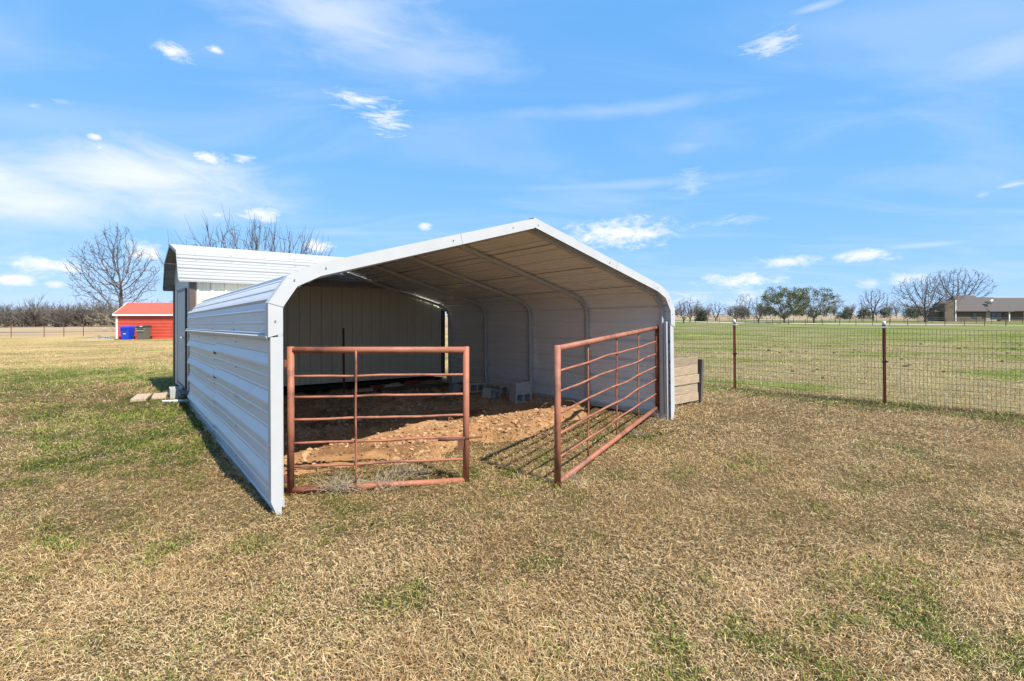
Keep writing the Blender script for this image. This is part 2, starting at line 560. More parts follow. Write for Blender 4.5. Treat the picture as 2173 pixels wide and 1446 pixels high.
GREEN = [(-13, 13.2, 6.5, 1.8, 0.8), (-9.5, 12.2, 3, 1.4, 0.5), (-6.2, 7.8, 0.9, 0.9, 0.75), (-4.7, 6.4, 1.0, 0.9, 0.7), (-3.6, 5.2, 0.7, 0.8, 0.45),
         (-7.0, 9.2, 1.0, 0.9, 0.6), (-5.6, 8.3, 0.7, 0.9, 0.6), (1.55, 2.25, 0.40, 0.20, 0.34), (1.9, 2.5, 0.35, 0.2, 0.26), (2.15, 2.15, 0.4, 0.2, 0.34), (0.15, 2.1, 0.25, 0.2, 0.4),
         (-0.35, 2.75, 0.25, 0.2, 0.28), (0.7, 2.25, 0.35, 0.18, 0.4), (2.9, 3.4, 0.6, 0.3, 0.3), (-0.2, 4.95, 0.5, 0.3, 0.6), (0.25, 5.0, 0.35, 0.3, 0.55),
         (-1.4, 4.4, 0.4, 0.25, 0.7), (1.6, 6.3, 0.5, 0.5, 0.6), (-5.5, 5.2, 1.6, 0.5, 0.25), (-7, 6.2, 1.5, 0.5, 0.3), (-20, 24, 8, 1.5, 0.25),
         (-29, 37, 5, 0.9, 0.6), (-3.0, 3.6, 1, 0.3, 0.2)]


def greenness(x, y):
    n = fbm(x * 0.9, y * 0.9, 4, 11, 4)
    n2 = fbm(x * 3.1, y * 3.1, 3, 1, 44)
    n4 = fbm(x * 5.3, y * 5.3, 3, 51, 14)
    g = sstep(0.50, 0.70, 0.34 * n + 0.3 * n2 + 0.36 * n4) * 0.62
    left = sstep(-1.0, -5.0, x) * sstep(4.0, 6.0, y) * sstep(19, 14, y)
    g = g + left * 0.34 * sstep(0.34, 0.62, n)
    for (px, py, rx, ry, am) in GREEN:
        e = np.exp(-((x - px) / rx) ** 2 - ((y - py) / ry) ** 2)
        g = g + e * am * (0.15 + 1.75 * sstep(0.40, 0.66, n4))
    fs = fence_side(x, y)
    fr = np.exp(-((fs + 0.25) / 0.42) ** 2)
    g = g + 0.85 * fr * (0.3 + 1.2 * n2) * (y < 14)
    past = sstep(0.2, 0.8, fs) * sstep(-6, 4, x)
    pn = fbm(x * 0.22, y * 0.55, 4, 61, 9)
    far = sstep(15, 22, fs + (pn - 0.5) * 7)
    gp_ = 0.20 + 0.10 * n2 + 0.60 * sstep(0.52, 0.66, pn)
    gp_ = gp_ * (1 - far) + far * np.clip(0.74 + 2.4 * (pn - 0.52) + 0.7 * (n - 0.5), 0.2, 1)
    g = g * (1 - past) + past * gp_
    # the far left field and everything past the house is dry
    g = g * (1 - sstep(46, 52, y) * sstep(20, 0, x))
    g = g * (1 - 0.75 * sstep(118, 135, y))
    return np.clip(g, 0, 1)


def ground_col(x, y):
    g = greenness(x, y)[..., None]
    n = fbm(x * 1.7, y * 1.7, 4, 7, 3)[..., None]
    n3 = fbm(x * 0.12, y * 0.3, 3, 17, 53)[..., None]
    nb = fbm(x * 0.30, y * 0.75, 4, 27, 13)[..., None]
    straw = np.array([0.50, 0.365, 0.160]) * (0.72 + 0.55 * n) * (0.55 + 0.9 * nb)
    brown = np.array([0.30, 0.20, 0.09])
    dry = straw * (1 - 0.35 * n3) + brown * 0.35 * n3
    past = (sstep(0.2, 0.8, fence_side(x, y)) * sstep(-6, 4, x))[..., None]
    dryp = np.array([0.29, 0.23, 0.135]) * (0.7 + 0.6 * n)
    dry = dry * (1 - past) + dryp * past
    grn = np.array([0.105, 0.150, 0.030]) * (0.7 + 0.6 * n)
    grnp = np.array([0.15, 0.19, 0.038]) * (0.75 + 0.5 * n)
    grn = grn * (1 - past) + grnp * past
    c = dry * (1 - g) + grn * g
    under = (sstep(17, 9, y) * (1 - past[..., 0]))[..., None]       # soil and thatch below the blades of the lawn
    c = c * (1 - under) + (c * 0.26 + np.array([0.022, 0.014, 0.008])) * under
    farl = (sstep(50, 60, y) * sstep(20, 0, x))[..., None]
    tan = np.array([0.43, 0.30, 0.165]) * (0.75 + 0.5 * n3)
    c = c * (1 - farl) + tan * farl
    for (px, py, rx, ry, am, pc) in ((14.1, 36.9, 1.1, 0.7, 0.8, (0.55, 0.47, 0.22)), (18.4, 32.4, 0.9, 0.4, 0.6, (0.52, 0.43, 0.22)), (27.2, 27.9, 1.3, 0.35, 0.8, (0.58, 0.48, 0.26)),
                                     (9.5, 9.6, 0.28, 0.10, 0.7, (0.55, 0.36, 0.22)), (7.1, 7.92, 0.55, 0.16, 0.9, (0.07, 0.042, 0.03)), (7.55, 7.5, 0.35, 0.14, 0.8, (0.13, 0.055, 0.035)),
                                     (-7.6, 5.9, 1.3, 0.22, 0.6, (0.20, 0.13, 0.08))):
        e = (np.exp(-((x - px) / rx) ** 2 - ((y - py) / ry) ** 2) * am * sstep(0.25, 0.6, n[..., 0]))[..., None]
        c = c * (1 - e) + np.array(pc) * e
    farr = (sstep(125, 150, y))[..., None]
    c = c * (1 - farr) + np.array([0.40, 0.30, 0.19]) * farr
    return c


def axis(lo, hi, step, outlo, outhi, k=1.16):
    a = list(np.arange(lo, hi + 1e-6, step))
    s = step
    p = lo
    while p > outlo:
        s *= k
        p -= s
        a.insert(0, p)
    s = step
    p = hi
    while p < outhi:
        s *= k
        p += s
        a.append(p)
    return np.array(a)


gx = axis(-13, 10, 0.13, -2600, 2600, 1.13)
gy = axis(0.5, 18, 0.13, -120, 4200, 1.07)
GX, GY = np.meshgrid(gx, gy)
GZ = gz(GX, GY) - 0.26 * dirt_mask(GX, GY)
nv_x, nv_y = len(gx), len(gy)
idx = np.arange(nv_x * nv_y).reshape(nv_y, nv_x)
quads = np.stack([idx[:-1, :-1], idx[:-1, 1:], idx[1:, 1:], idx[1:, :-1]], -1).reshape(-1, 4)


def np_mesh(name, verts, faces, k, colors=None, smooth=True):
    me = bpy.data.meshes.new(name)
    me.vertices.add(len(verts))
    me.vertices.foreach_set('co', np.asarray(verts, np.float32).ravel())
    nf = len(faces)
    me.loops.add(nf * k)
    me.loops.foreach_set('vertex_index', np.asarray(faces, np.int32).ravel())
    me.polygons.add(nf)
    me.polygons.foreach_set('loop_start', np.arange(0, nf * k, k, dtype=np.int32))
    me.polygons.foreach_set('use_smooth', np.full(nf, smooth))
    me.update(calc_edges=True)
    if colors is not None:
        ca = me.color_attributes.new('tint', 'FLOAT_COLOR', 'POINT')
        c4 = np.ones((len(verts), 4), np.float32)
        c4[:, :3] = colors
        ca.data.foreach_set('color', c4.ravel())
    me.validate()
    return me


M['ground'] = mat('winter_lawn_soil', (0.62, 0.62, 0.62), 0.95, attr='tint', col2=(1.32, 1.28, 1.22), nscale=9.0, namt=0.35, ndetail=10, bump=0.9, bscale=22, spec=0.1, bdist=0.05)
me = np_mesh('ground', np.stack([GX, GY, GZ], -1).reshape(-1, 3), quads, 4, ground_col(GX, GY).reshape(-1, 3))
tag(obj('ground', me, M['ground']), kind='structure')


# ------------------------------------------------------------------ dirt floor under the carport
def dirt_height(x, y):
    m = dirt_mask(x, y)
    a, v = to_car(x, y)
    lump = fbm(x * 3.2, y * 3.2, 4, 71, 3)
    fine = fbm(x * 13, y * 13, 3, 5, 91)
    rough = sstep(0.3, 0.6, fbm(x * 0.8, y * 0.8, 2, 8, 8) + 0.12 * sstep(1, 3, v))
    h = 0.005 - 0.014 * np.clip(v, 0, 7) + 0.045 * sstep(3.3, 4.8, a) * sstep(0.6, 1.4, v) * sstep(2.6, 1.8, v) + (lump - 0.48) * 0.15 * (0.45 + rough) + (fine - 0.5) * 0.06 * (0.3 + rough)
    return gz(x, y) + np.where(m > 0, h * sstep(0, 0.6, m) - 0.05 * (1 - sstep(0, 0.35, m)), -0.25)


av = np.arange(-0.1, CW + 0.1, 0.032)
vv = np.arange(-0.2, 9.4, 0.032)
AA, VV = np.meshgrid(av, vv)
DX, DY = CX0 + AA * cc - VV * cs, CY0 + AA * cs + VV * cc
DZ = dirt_height(DX, DY)
nn1 = fbm(DX * 2.0, DY * 2.0, 4, 3, 77)[..., None]
nn2 = fbm(DX * 16, DY * 16, 3, 13, 7)[..., None]
deep = sstep(1.6, 3.2, VV)[..., None]
dcol = np.array([0.37, 0.205, 0.100]) * (0.65 + 0.45 * nn1 + 0.3 * nn2)
dcol2 = np.array([0.46, 0.355, 0.26]) * (0.55 + 0.5 * nn1 + 0.45 * nn2)  # shaded back of the floor painted paler and greyer to offset the shade
dcol = dcol * (1 - 0.75 * deep) + dcol2 * 0.75 * deep
damp = sstep(0.5, 0.68, fbm(DX * 1.4, DY * 1.4, 4, 33, 12))[..., None]
dcol = dcol * (1 - 0.38 * damp)
moss = (np.exp(-((AA - 0.55) / 0.5) ** 2 - ((VV - 0.55) / 0.35) ** 2) * sstep(0.4, 0.7, fbm(DX * 5, DY * 5, 3, 9, 1)))[..., None]
dcol = dcol * (1 - moss) + np.array([0.14, 0.15, 0.02]) * moss
ii = np.arange(AA.size).reshape(AA.shape)
dq = np.stack([ii[:-1, :-1], ii[:-1, 1:], ii[1:, 1:], ii[1:, :-1]], -1).reshape(-1, 4)
M['dirt'] = mat('orange_dirt', (0.75, 0.75, 0.75), 0.95, attr='tint', col2=(1.22, 1.2, 1.15), nscale=30, namt=0.35, bump=0.8, bscale=60, spec=0.1, bdist=0.02)
tag(obj('dirt_floor', np_mesh('dirt_floor', np.stack([DX, DY, DZ], -1).reshape(-1, 3), dq, 4, dcol.reshape(-1, 3)), M['dirt']), kind='structure')


def floor_z(x, y):
    return float(dirt_height(np.array(x), np.array(y)) if dirt_mask(np.array(x), np.array(y)) > 0.5 else gz(x, y))


# clods of dirt
rng = np.random.default_rng(11)
ph = (1 + 5 ** 0.5) / 2
ICO = np.array([(-1, ph, 0), (1, ph, 0), (-1, -ph, 0), (1, -ph, 0), (0, -1, ph), (0, 1, ph), (0, -1, -ph), (0, 1, -ph), (ph, 0, -1), (ph, 0, 1), (-ph, 0, -1), (-ph, 0, 1)]) / 1.9
ICF = np.array([(0, 11, 5), (0, 5, 1), (0, 1, 7), (0, 7, 10), (0, 10, 11), (1, 5, 9), (5, 11, 4), (11, 10, 2), (10, 7, 6), (7, 1, 8), (3, 9, 4), (3, 4, 2), (3, 2, 6), (3, 6, 8), (3, 8, 9), (4, 9, 5), (2, 4, 11), (6, 2, 10), (8, 6, 7), (9, 8, 1)])


def clod_mesh(name, xs, ys, zs, sizes, cols, squash=0.65):
    n = len(xs)
    v = ICO[None] * (1 + 0.7 * (rng.random((n, 12, 1)) - 0.5)) * sizes[:, None, None] * (0.75 + 0.5 * rng.random((n, 1, 3)))
    v[..., 2] *= squash
    v = v + np.stack([xs, ys, zs], -1)[:, None, :]
    f = ICF[None] + (np.arange(n) * 12)[:, None, None]
    return np_mesh(name, v.reshape(-1, 3), f.reshape(-1, 3), 3, np.repeat(cols, 12, 0), smooth=False)


N = 9000
a_ = rng.uniform(0.1, CW - 0.1, N)
v_ = rng.uniform(0.1, 6.2, N)
x_, y_ = CX0 + a_ * cc - v_ * cs, CY0 + a_ * cs + v_ * cc
keep = (dirt_mask(x_, y_) > 0.45) & (fbm(x_ * 1.1, y_ * 1.1, 3, 2, 61) + 0.25 * rng.random(N) > 0.52)
x_, y_, a_, v_ = x_[keep], y_[keep], a_[keep], v_[keep]
sz = 0.008 + 0.030 * rng.random(len(x_)) ** 2.6
deep1 = sstep(1.6, 3.2, v_)[:, None]  # clods under the roof shade get the paler, greyer shade tone too
ccol = (np.array([0.38, 0.235, 0.13]) * (1 - 0.7 * deep1) + np.array([0.42, 0.33, 0.24]) * 0.7 * deep1) * (0.65 + 0.7 * rng.random((len(x_), 1)))
M['clod'] = mat('dirt_clod', (0.85, 0.85, 0.85), 0.95, attr='tint', col2=(1.1, 1.1, 1.1), nscale=30, namt=0.4, spec=0.1)
tag(obj('dirt_clods', clod_mesh('dirt_clods', x_, y_, dirt_height(x_, y_) + sz * 0.2, sz, ccol), M['clod']),
    'loose lumps of orange dirt, toned greyer in the shade, under the carport', 'dirt', kind='stuff')

# ================================================================== carport
carport = empty('carport', (CX0, CY0, 0), CTH)
carport.rotation_euler = (R(-1.0), 0, CTH)          # it follows the lie of the land, lower at the back
tag(carport, 'open-fronted white metal carport with galvanised legs and ribbed roof', 'carport')


def round_path(pts, r=0.05, n=4):
    out = [Vector(pts[0])]
    for i in range(1, len(pts) - 1):
        p0, p, p1 = Vector(pts[i - 1]), Vector(pts[i]), Vector(pts[i + 1])
        d0, d1 = (p0 - p), (p1 - p)
        rr = min(r, d0.length * 0.45, d1.length * 0.45)
        a, b = p + d0.normalized() * rr, p + d1.normalized() * rr
        for k in range(n + 1):
            t = k / n
            out.append(a * (1 - t) ** 2 + p * 2 * t * (1 - t) + b * t ** 2)
    out.append(Vector(pts[-1]))
    return out


class Path2:
    def __init__(self, pts):
        self.p = [Vector((q[0], q[1])) for q in pts]
        self.s = [0.0]
        for i in range(1, len(self.p)):
            self.s.append(self.s[-1] + (self.p[i] - self.p[i - 1]).length)
        self.L = self.s[-1]

    def at(self, s):
        s = min(max(s, 0), self.L)
        for i in range(1, len(self.s)):
            if s <= self.s[i] + 1e-9:
                d = self.p[i] - self.p[i - 1]
                t = (s - self.s[i - 1]) / max(1e-9, self.s[i] - self.s[i - 1])
                q = self.p[i - 1] + d * t
                d = d.normalized()
                return q, Vector((-d.y, d.x))
        return self.p[-1], Vector((0, 1))


def rib_profile(s0, s1, first, pitch, h, half, flat, minor=True, mh=0.004):
    pr = {round(s0, 5): 0.0, round(s1, 5): 0.0}
    c = first
    while c - pitch > s0:
        c -= pitch
    while c < s1 + pitch:
        lo_, hi_ = half if isinstance(half, tuple) else (half, half)
        for ds, hh in ((-lo_, 0), (-flat, h), (flat, h), (hi_, 0)):
            if s0 < c + ds < s1:
                pr[round(c + ds, 5)] = hh
        if minor:
            for k in (1 / 3, 2 / 3):
                for ds, hh in ((-0.014, 0), (-0.006, mh), (0.006, mh), (0.014, 0)):
                    q = c - pitch * k + ds
                    if s0 < q < s1:
                        pr[round(q, 5)] = hh
        c += pitch
    return sorted(pr.items())


def sheet(name, path, prof, y0, y1, m, parent, off=0.0, ny=9, seed=0, wob=0.0015, end_jit=0.0):
    """ribbed sheet: profile runs across the path, extruded along local y"""
    rnd = random.Random(seed)
    extra = [(s, None) for s in path.s]
    pts = dict(prof)
    ss = sorted(set([p[0] for p in prof] + [round(s, 5) for s in path.s if prof[0][0] < s < prof[-1][0]]))
    hs_ = np.interp(ss, [p[0] for p in prof], [p[1] for p in prof])
    vs_, fs_ = [], []
    ys = [y0 + (y1 - y0) * k / (ny - 1) for k in range(ny)]
    for k, yy in enumerate(ys):
        w0, w1 = rnd.uniform(-1, 1), rnd.uniform(0, 6)
        for s, h in zip(ss, hs_):
            q, n = path.at(s)
            o = off + h + wob * w0 * math.sin(s * 7 + w1)
            p = q + n * o
            vs_.append((p.x, yy + (end_jit * math.sin(s * 9 + seed) if k in (0, ny - 1) else 0), p.y))
    m_ = len(ss)
    for k in range(ny - 1):
        for i in range(m_ - 1):
            a = k * m_ + i
            fs_.append((a, a + 1, a + 1 + m_, a + m_))
    return MB().add(vs_, fs_).build(name, m, parent)


PK = CW / 2
left_half = [(0, 1.388), (0, 1.641), (0.1325, 1.845), (0.3456, 1.952), (PK, 2.626)]
right_half = [(CW - p[0], p[1]) for p in reversed(left_half)]
pl_l = Path2([(v.x, v.y) for v in round_path(left_half, 0.06, 3)])
pl_r = Path2([(v.x, v.y) for v in round_path(right_half, 0.06, 3)])
V0, V1 = -0.005, CL
cuts = [0.0, 0.86, 1.74, 2.62, pl_l.L]
for i in range(4):
    s0, s1 = max(0, cuts[i] - (0.03 if i else 0)), cuts[i + 1]
    pf = rib_profile(s0, s1, 0.31, 0.305, 0.024, 0.032, 0.018, mh=0.007)
    sheet('roof_sheet' if i else 'eave_sheet', pl_l, pf, V0, V1, M['sheet'] if i else M['sheet_shade'], carport, off=0.0015 * i, seed=i)
    r0, r1 = pl_r.L - s1, pl_r.L - s0
    pf = rib_profile(r0, r1, pl_r.L - 0.31, 0.305, 0.037, 0.021, 0.018, mh=0.010)
    sheet('roof_sheet' if i else 'eave_sheet', pl_r, pf, V0, V1, M['sheet'], carport, off=0.0015 * i, seed=i + 9)
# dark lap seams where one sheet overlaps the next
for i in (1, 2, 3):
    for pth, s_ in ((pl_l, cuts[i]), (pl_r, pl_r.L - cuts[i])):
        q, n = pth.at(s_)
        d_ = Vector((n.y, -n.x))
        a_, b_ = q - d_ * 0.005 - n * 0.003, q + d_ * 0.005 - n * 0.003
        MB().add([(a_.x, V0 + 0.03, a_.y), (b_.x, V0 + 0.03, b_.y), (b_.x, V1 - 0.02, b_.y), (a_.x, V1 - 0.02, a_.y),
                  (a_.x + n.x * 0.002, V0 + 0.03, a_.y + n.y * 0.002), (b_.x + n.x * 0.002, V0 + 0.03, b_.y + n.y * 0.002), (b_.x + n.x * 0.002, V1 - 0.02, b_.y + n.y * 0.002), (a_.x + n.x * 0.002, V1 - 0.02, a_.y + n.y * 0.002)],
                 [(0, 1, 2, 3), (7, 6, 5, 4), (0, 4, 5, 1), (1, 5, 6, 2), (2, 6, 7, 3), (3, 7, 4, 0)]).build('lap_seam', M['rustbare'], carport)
# ridge cap
rc = MB()
rc.prism([(PK - 0.16, 2.626 - 0.16 * 0.282 + 0.026), (PK, 2.655), (PK + 0.16, 2.626 - 0.16 * 0.282 + 0.026), (PK + 0.16, 2.626 - 0.16 * 0.282 + 0.029), (PK, 2.659), (PK - 0.16, 2.626 - 0.16 * 0.282 + 0.029)], V0 + 0.004, V1)
rc.build('ridge_cap', M['trim'], carport)
# lower wall sheets, two along each side
for side in (0, 1):
    for k, (y0, y1) in enumerate(((-0.004, 3.06), (3.055, CL))):
        if side == 0:
            pw = Path2([(0.022 + 0.010 * k, -0.06), (0.022 + 0.004 * k, 1.44)])
            pf = rib_profile(0.0, 1.50, 0.282 - 0.03 * k, 0.31, 0.036, (0.022, 0.085), 0.012, mh=0.006)
        else:
            pw = Path2([(CW - 0.022 - 0.003 * k, 1.44), (CW - 0.022 - 0.003 * k, 0.0)])
            pf = rib_profile(0.0, 1.44, 1.44 - 0.222, 0.31, 0.048, 0.024, 0.020, mh=0.012)
        o = sheet('wall_sheet', pw, pf, y0, y1, M['sheet_shade'] if side == 0 else M['sheet'], carport, ny=13, seed=20 + side * 2 + k, wob=0.004, end_jit=0.006)
# ledge where the eave sheets end
for a0, s in ((0.0, -1), (CW, 1)):
    MB().prism([(a0 + s * 0.002, 1.372), (a0 + s * 0.036, 1.366), (a0 + s * 0.040, 1.385), (a0 + s * 0.004, 1.405)][::(1 if s > 0 else -1)], -0.002, CL - 0.01).build('eave_ledge', M['trim'], carport)


# frames: two legs and one bent bow each
def bow(mb, yc, pts, w=0.057, crimp=()):
    n = len(pts)
    vs_, fs_ = [], []
    for i in range(n):
        p = Vector(pts[i])
        d = (Vector(pts[min(i + 1, n - 1)]) - Vector(pts[max(i - 1, 0)])).normalized()
        nn = Vector((-d.y, d.x))
        inn = w / 2 * (crimp[i] if i < len(crimp) else 1.0)
        for (e, yy) in ((w / 2, -w / 2), (w / 2, w / 2), (-inn, w / 2), (-inn, -w / 2)):
            q = p + nn * e
            vs_.append((q.x, yc + yy, q.y))
    for i in range(n - 1):
        for k in range(4):
            k2 = (k + 1) % 4
            fs_.append((i * 4 + k, i * 4 + k2, (i + 1) * 4 + k2, (i + 1) * 4 + k))
    fs_.append((3, 2, 1, 0))
    fs_.append(tuple(range((n - 1) * 4, n * 4)))
    mb.add(vs_, fs_)


def bow_points():
    ins = 0.075
    A = Vector((ins, 1.43))
    B = Vector((ins, 1.56))
    # bend
    C = Vector((0.40, 1.905))
    P = Vector((PK, 2.578))
    pts, cr = [A, B], [1, 1]
    ctrl = Vector((ins, 1.80))
    for k in range(1, 13):
        t = k / 12
        q = B * (1 - t) ** 2 + ctrl * 2 * t * (1 - t) + C * t * t
        pts.append(q)
        cr.append((0.45 if k % 2 else 1.35) if 1 < k < 11 else 1.0)
    pts.append(P)
    cr.append(1)
    full = pts + [Vector((CW - p.x, p.y)) for p in reversed(pts[:-1])]
    crf = cr + list(reversed(cr[:-1]))
    return [(p.x, p.y) for p in full], crf


BP, BC = bow_points()
mb = MB()
bow(mb, 0, BP, 0.056, BC)
bow_me = mb.mesh('roof_bow')
bow_me.materials.append(M['galv'])
leg_me = MB().box((0, 0, 0.745), (0.062, 0.062, 1.59)).mesh('leg')
leg_me.materials.append(M['galv'])
foot_me = MB().box((0, 0, 0.02), (0.09, 0.12, 0.012)).mesh('foot_plate')
foot_me.materials.append(M['galv'])
for k in range(5):
    yy = 0.115 + 1.524 * k
    obj('roof_bow', bow_me, None, carport, (0, yy, 0))
    for a0 in (0.075, CW - 0.075):
        lg = obj('leg', leg_me, None, carport, (a0, yy, 0))
        bevel(lg, 0.006, 2)
for a0 in (0.075, CW - 0.075):
    o = MB().box((a0, CL / 2, 0.04), (0.056, CL - 0.1, 0.056)).build('base_rail', M['galv'], carport)
# second, doubled leg of the gate side
bevel(MB().box((CW - 0.075, 0.045, 0.70), (0.055, 0.055, 1.5)).build('gate_leg', M['galv'], carport), 0.005)


# front trim, piece by piece
def trim_piece(p, q, nin, nout, name='edge_trim', y=-0.032, tw=0.105, overlap=0.0):
    p, q = Vector(p), Vector(q)
    d = (q - p).normalized()
    n = Vector((-d.y, d.x))
    ot = 0.028 if (p.x + q.x) / 2 < PK else 0.041
    if overlap:
        p = p - d * overlap
    # mitres: nin / nout are slopes of the cut at each end
    po, qo = p + n * ot + d * nin * ot, q + n * ot + d * nout * ot
    pi_, qi = p - n * (tw - ot) - d * nin * (tw - ot), q - n * (tw - ot) - d * nout * (tw - ot)
    mb = MB()
    mb.prism([tuple(pi_), tuple(qi), tuple(qo), tuple(po)], y, y + 0.003)
    po2, qo2 = po + n * 0.003, qo + n * 0.003
    mb.prism([tuple(po), tuple(qo), tuple(qo2), tuple(po2)], y, 0.075)
    return mb.build(name, M['trim'], carport)


def mitre(a, b, c):
    """tangent of half the turn at b"""
    d0 = (Vector(b) - Vector(a)).normalized()
    d1 = (Vector(c) - Vector(b)).normalized()
    ang = math.atan2(d0.x * d1.y - d0.y * d1.x, d0.dot(d1))
    return math.tan(ang / 2)


full = left_half + right_half[1:]
for i in range(len(full) - 1):
    m0 = mitre(full[i - 1], full[i], full[i + 1]) if i > 0 else -0.30
    m1 = -mitre(full[i], full[i + 1], full[i + 2]) if i < len(full) - 2 else 0.30
    if i in (3, 4):
        p, q = Vector(full[i]), Vector(full[i + 1])
        t = 0.60 if i == 3 else 0.62
        mid = p.lerp(q, t)
        trim_piece(p, mid, m0, 0, y=-0.032)
        trim_piece(mid, q, 0.06, m1, y=-0.036, overlap=0.03)
    else:
        trim_piece(full[i], full[i + 1], m0, m1, y=-0.032 - 0.004 * (i % 2))
MB().prism([(-0.016, 0.10), (0.030, -0.03), (0.062, -0.03), (0.078, 1.38), (-0.016, 1.38)], -0.028, -0.024).build('post_trim', M['trim'], carport)
MB().box((-0.0145, 0.012, 0.74), (0.003, 0.08, 1.28)).build('post_trim_return', M['trim'], carport)
MB().prism([(CW - 0.085, 0.0), (CW - 0.03, -0.03), (CW + 0.012, 0.14), (CW + 0.016, 1.38), (CW - 0.068, 1.44)], -0.028, -0.024).build('post_trim', M['trim'], carport)
MB().box((CW + 0.0145, 0.012, 0.76), (0.003, 0.08, 1.24)).build('post_trim_return', M['trim'], carport)
# screws: one part, far too small to pick out singly
sc_ = MB()


def screw(p, nrm, r=0.0075):
    nrm = Vector(nrm).normalized()
    u = nrm.orthogonal().normalized()
    w = nrm.cross(u)
    b = [Vector(p) + (u * math.cos(a) + w * math.sin(a)) * r for a in [i * math.pi / 3 for i in range(6)]]
    t = [q + nrm * 0.006 for q in b]
    sc_.add(b + t, [(6, 7, 8, 9, 10, 11)] + [(i, (i + 1) % 6, 6 + (i + 1) % 6, 6 + i) for i in range(6)])


for k in range(5):
    yy = 0.115 + 1.524 * k
    for zz in (0.10, 0.41, 0.72, 1.03, 1.30):
        screw((0.020, yy + 0.01, zz), (-1, 0, 0))
        screw((CW - 0.020, yy + 0.01, zz), (1, 0, 0))
    screw((-0.002, yy, 1.50), (-1, 0, 0))
    screw((-0.002, yy, 1.43), (-1, 0, 0))
for (s, d) in ((0.12, 0), (0.52, 0), (0.8, 0), (2.1, 0), (2.9, 0), (3.3, 0), (4.6, 0), (5.7, 0), (6.05, 0), (6.3, 0)):
    tot = Path2(full)
    q, n = tot.at(s * tot.L / 6.47)
    q = q - n * 0.02
    screw((q.x, -0.0375, q.y), (0, -1, 0), 0.006)
tag(sc_.build('screw_heads', M['screw'], carport), kind='stuff')

# ================================================================== gambrel-roofed shed
STH = R(40.0)
SHX, SHY = -5.80, 8.74
su, sw = math.cos(STH), math.sin(STH)
SL, SD = 5.33, 2.75
shed = empty('storage_shed', (SHX, SHY, 0), STH)
tag(shed, 'beige metal storage shed with white gambrel roof and brown corner trim', 'shed')


def fl(t, d):
    return 0.144 - 0.020 * t - 0.040 * d


ETOP = 2.23
# front wall panels, 9 inch ribs
npan = 6
for i in range(npan):
    t0, t1 = i * SL / npan, (i + 1) * SL / npan
    mbp = MB()
    xs, hs2 = [], []
    nr = 4
    for r in range(nr):
        c = t0 + (r + 0.5) * (t1 - t0) / nr
        for ds, hh in ((-0.028, 0), (-0.014, 0.02), (0.014, 0.02), (0.028, 0)):
            xs.append(c + ds)
            hs2.append(hh)
        for ds, hh in ((0.085, 0), (0.09, 0.004), (0.098, 0.004), (0.103, 0), (0.128, 0), (0.133, 0.004), (0.141, 0.004), (0.146, 0)):
            if c + ds < t1 - 0.001:
                xs.append(c + ds)
                hs2.append(hh)
    xs = [t0 + (0.002 if i else 0)] + xs + [t1]
    hs2 = [0] + hs2 + [0]
    o_ = sorted(zip(xs, hs2))
    vs_ = [(x, -h, fl(x, 0)) for x, h in o_] + [(x, -h, ETOP) for x, h in o_]
    m_ = len(o_)
    mbp.add(vs_, [(k, k + 1, k + 1 + m_, k + m_) for k in range(m_ - 1)])
    mbp.build('wall_panel', M['beige'], shed)


def quad_wall(name, t0, d0, t1, d1, ztop0, ztop1, m, th=0.03):
    n = Vector((d1 - d0, -(t1 - t0), 0)).normalized() * th
    v = [(t0, d0, fl(t0, d0)), (t1, d1, fl(t1, d1)), (t1, d1, ztop1), (t0, d0, ztop0)]
    v2 = [(p[0] - n.x, p[1] - n.y, p[2]) for p in v]
    return MB().add(v + v2, [(0, 1, 2, 3), (7, 6, 5, 4), (0, 4, 5, 1), (1, 5, 6, 2), (2, 6, 7, 3), (3, 7, 4, 0)]).build(name, m, shed)


quad_wall('back_wall', SL, SD, 0, SD, ETOP - 0.06, ETOP - 0.06, M['beige'])
# roof line: ridge tilts a little to the back, as the building does
RP = [(-0.13, 2.165), (0.24, 2.705), (SD / 2, 2.945), (SD - 0.24, 2.665), (SD + 0.13, 2.105)]
# gable walls with the roof outline
for t, s in ((0.0, -1), (SL, 1)):
    poly = [(0.0, fl(t, 0)), (SD, fl(t, SD)), (SD, 2.29), (SD - 0.26, 2.62), (SD / 2, 2.90), (0.26, 2.66), (0.0, 2.33)]
    vs_ = [(t, p[0], p[1]) for p in poly] + [(t - s * 0.03, p[0], p[1]) for p in poly]
    n = len(poly)
    f0 = tuple(range(n)) if s > 0 else tuple(reversed(range(n)))
    f1 = tuple(n + i for i in reversed(f0))
    MB().add(vs_, [f0, f1] + [(i, (i + 1) % n, (i + 1) % n + n, i + n) for i in range(n)]).build('gable_wall', M['gable'], shed)
# roof sheets along the length, lines run lengthwise
T0, T1 = -0.19, SL + 0.19
for i in range(4):
    pth = Path2([RP[i], RP[i + 1]])
    pf = rib_profile(0, pth.L, 0.06 if i in (0, 2) else pth.L - 0.06, 0.229, 0.022, 0.030, 0.014, mh=0.010)
    ss = [p[0] for p in pf]
    vs_, fs_ = [], []
    ny = 9
    rnd = random.Random(50 + i)
    for k in range(ny):
        tt = T0 + (T1 - T0) * k / (ny - 1)
        w0 = rnd.uniform(-1, 1) * 0.002
        for s, h in pf:
            q, nrm = pth.at(s)
            # path runs front to back in (d, z); outward is up
            p = q + nrm * (h + w0 + (0.002 if i in (1, 2) else 0))
            vs_.append((tt, p.x, p.y))
    m_ = len(pf)
    for k in range(ny - 1):
        for j in range(m_ - 1):
            a = k * m_ + j
            fs_.append((a, a + m_, a + m_ + 1, a + 1))
    MB().add(vs_, fs_).build('roof_sheet', M['roofwhite'], shed)
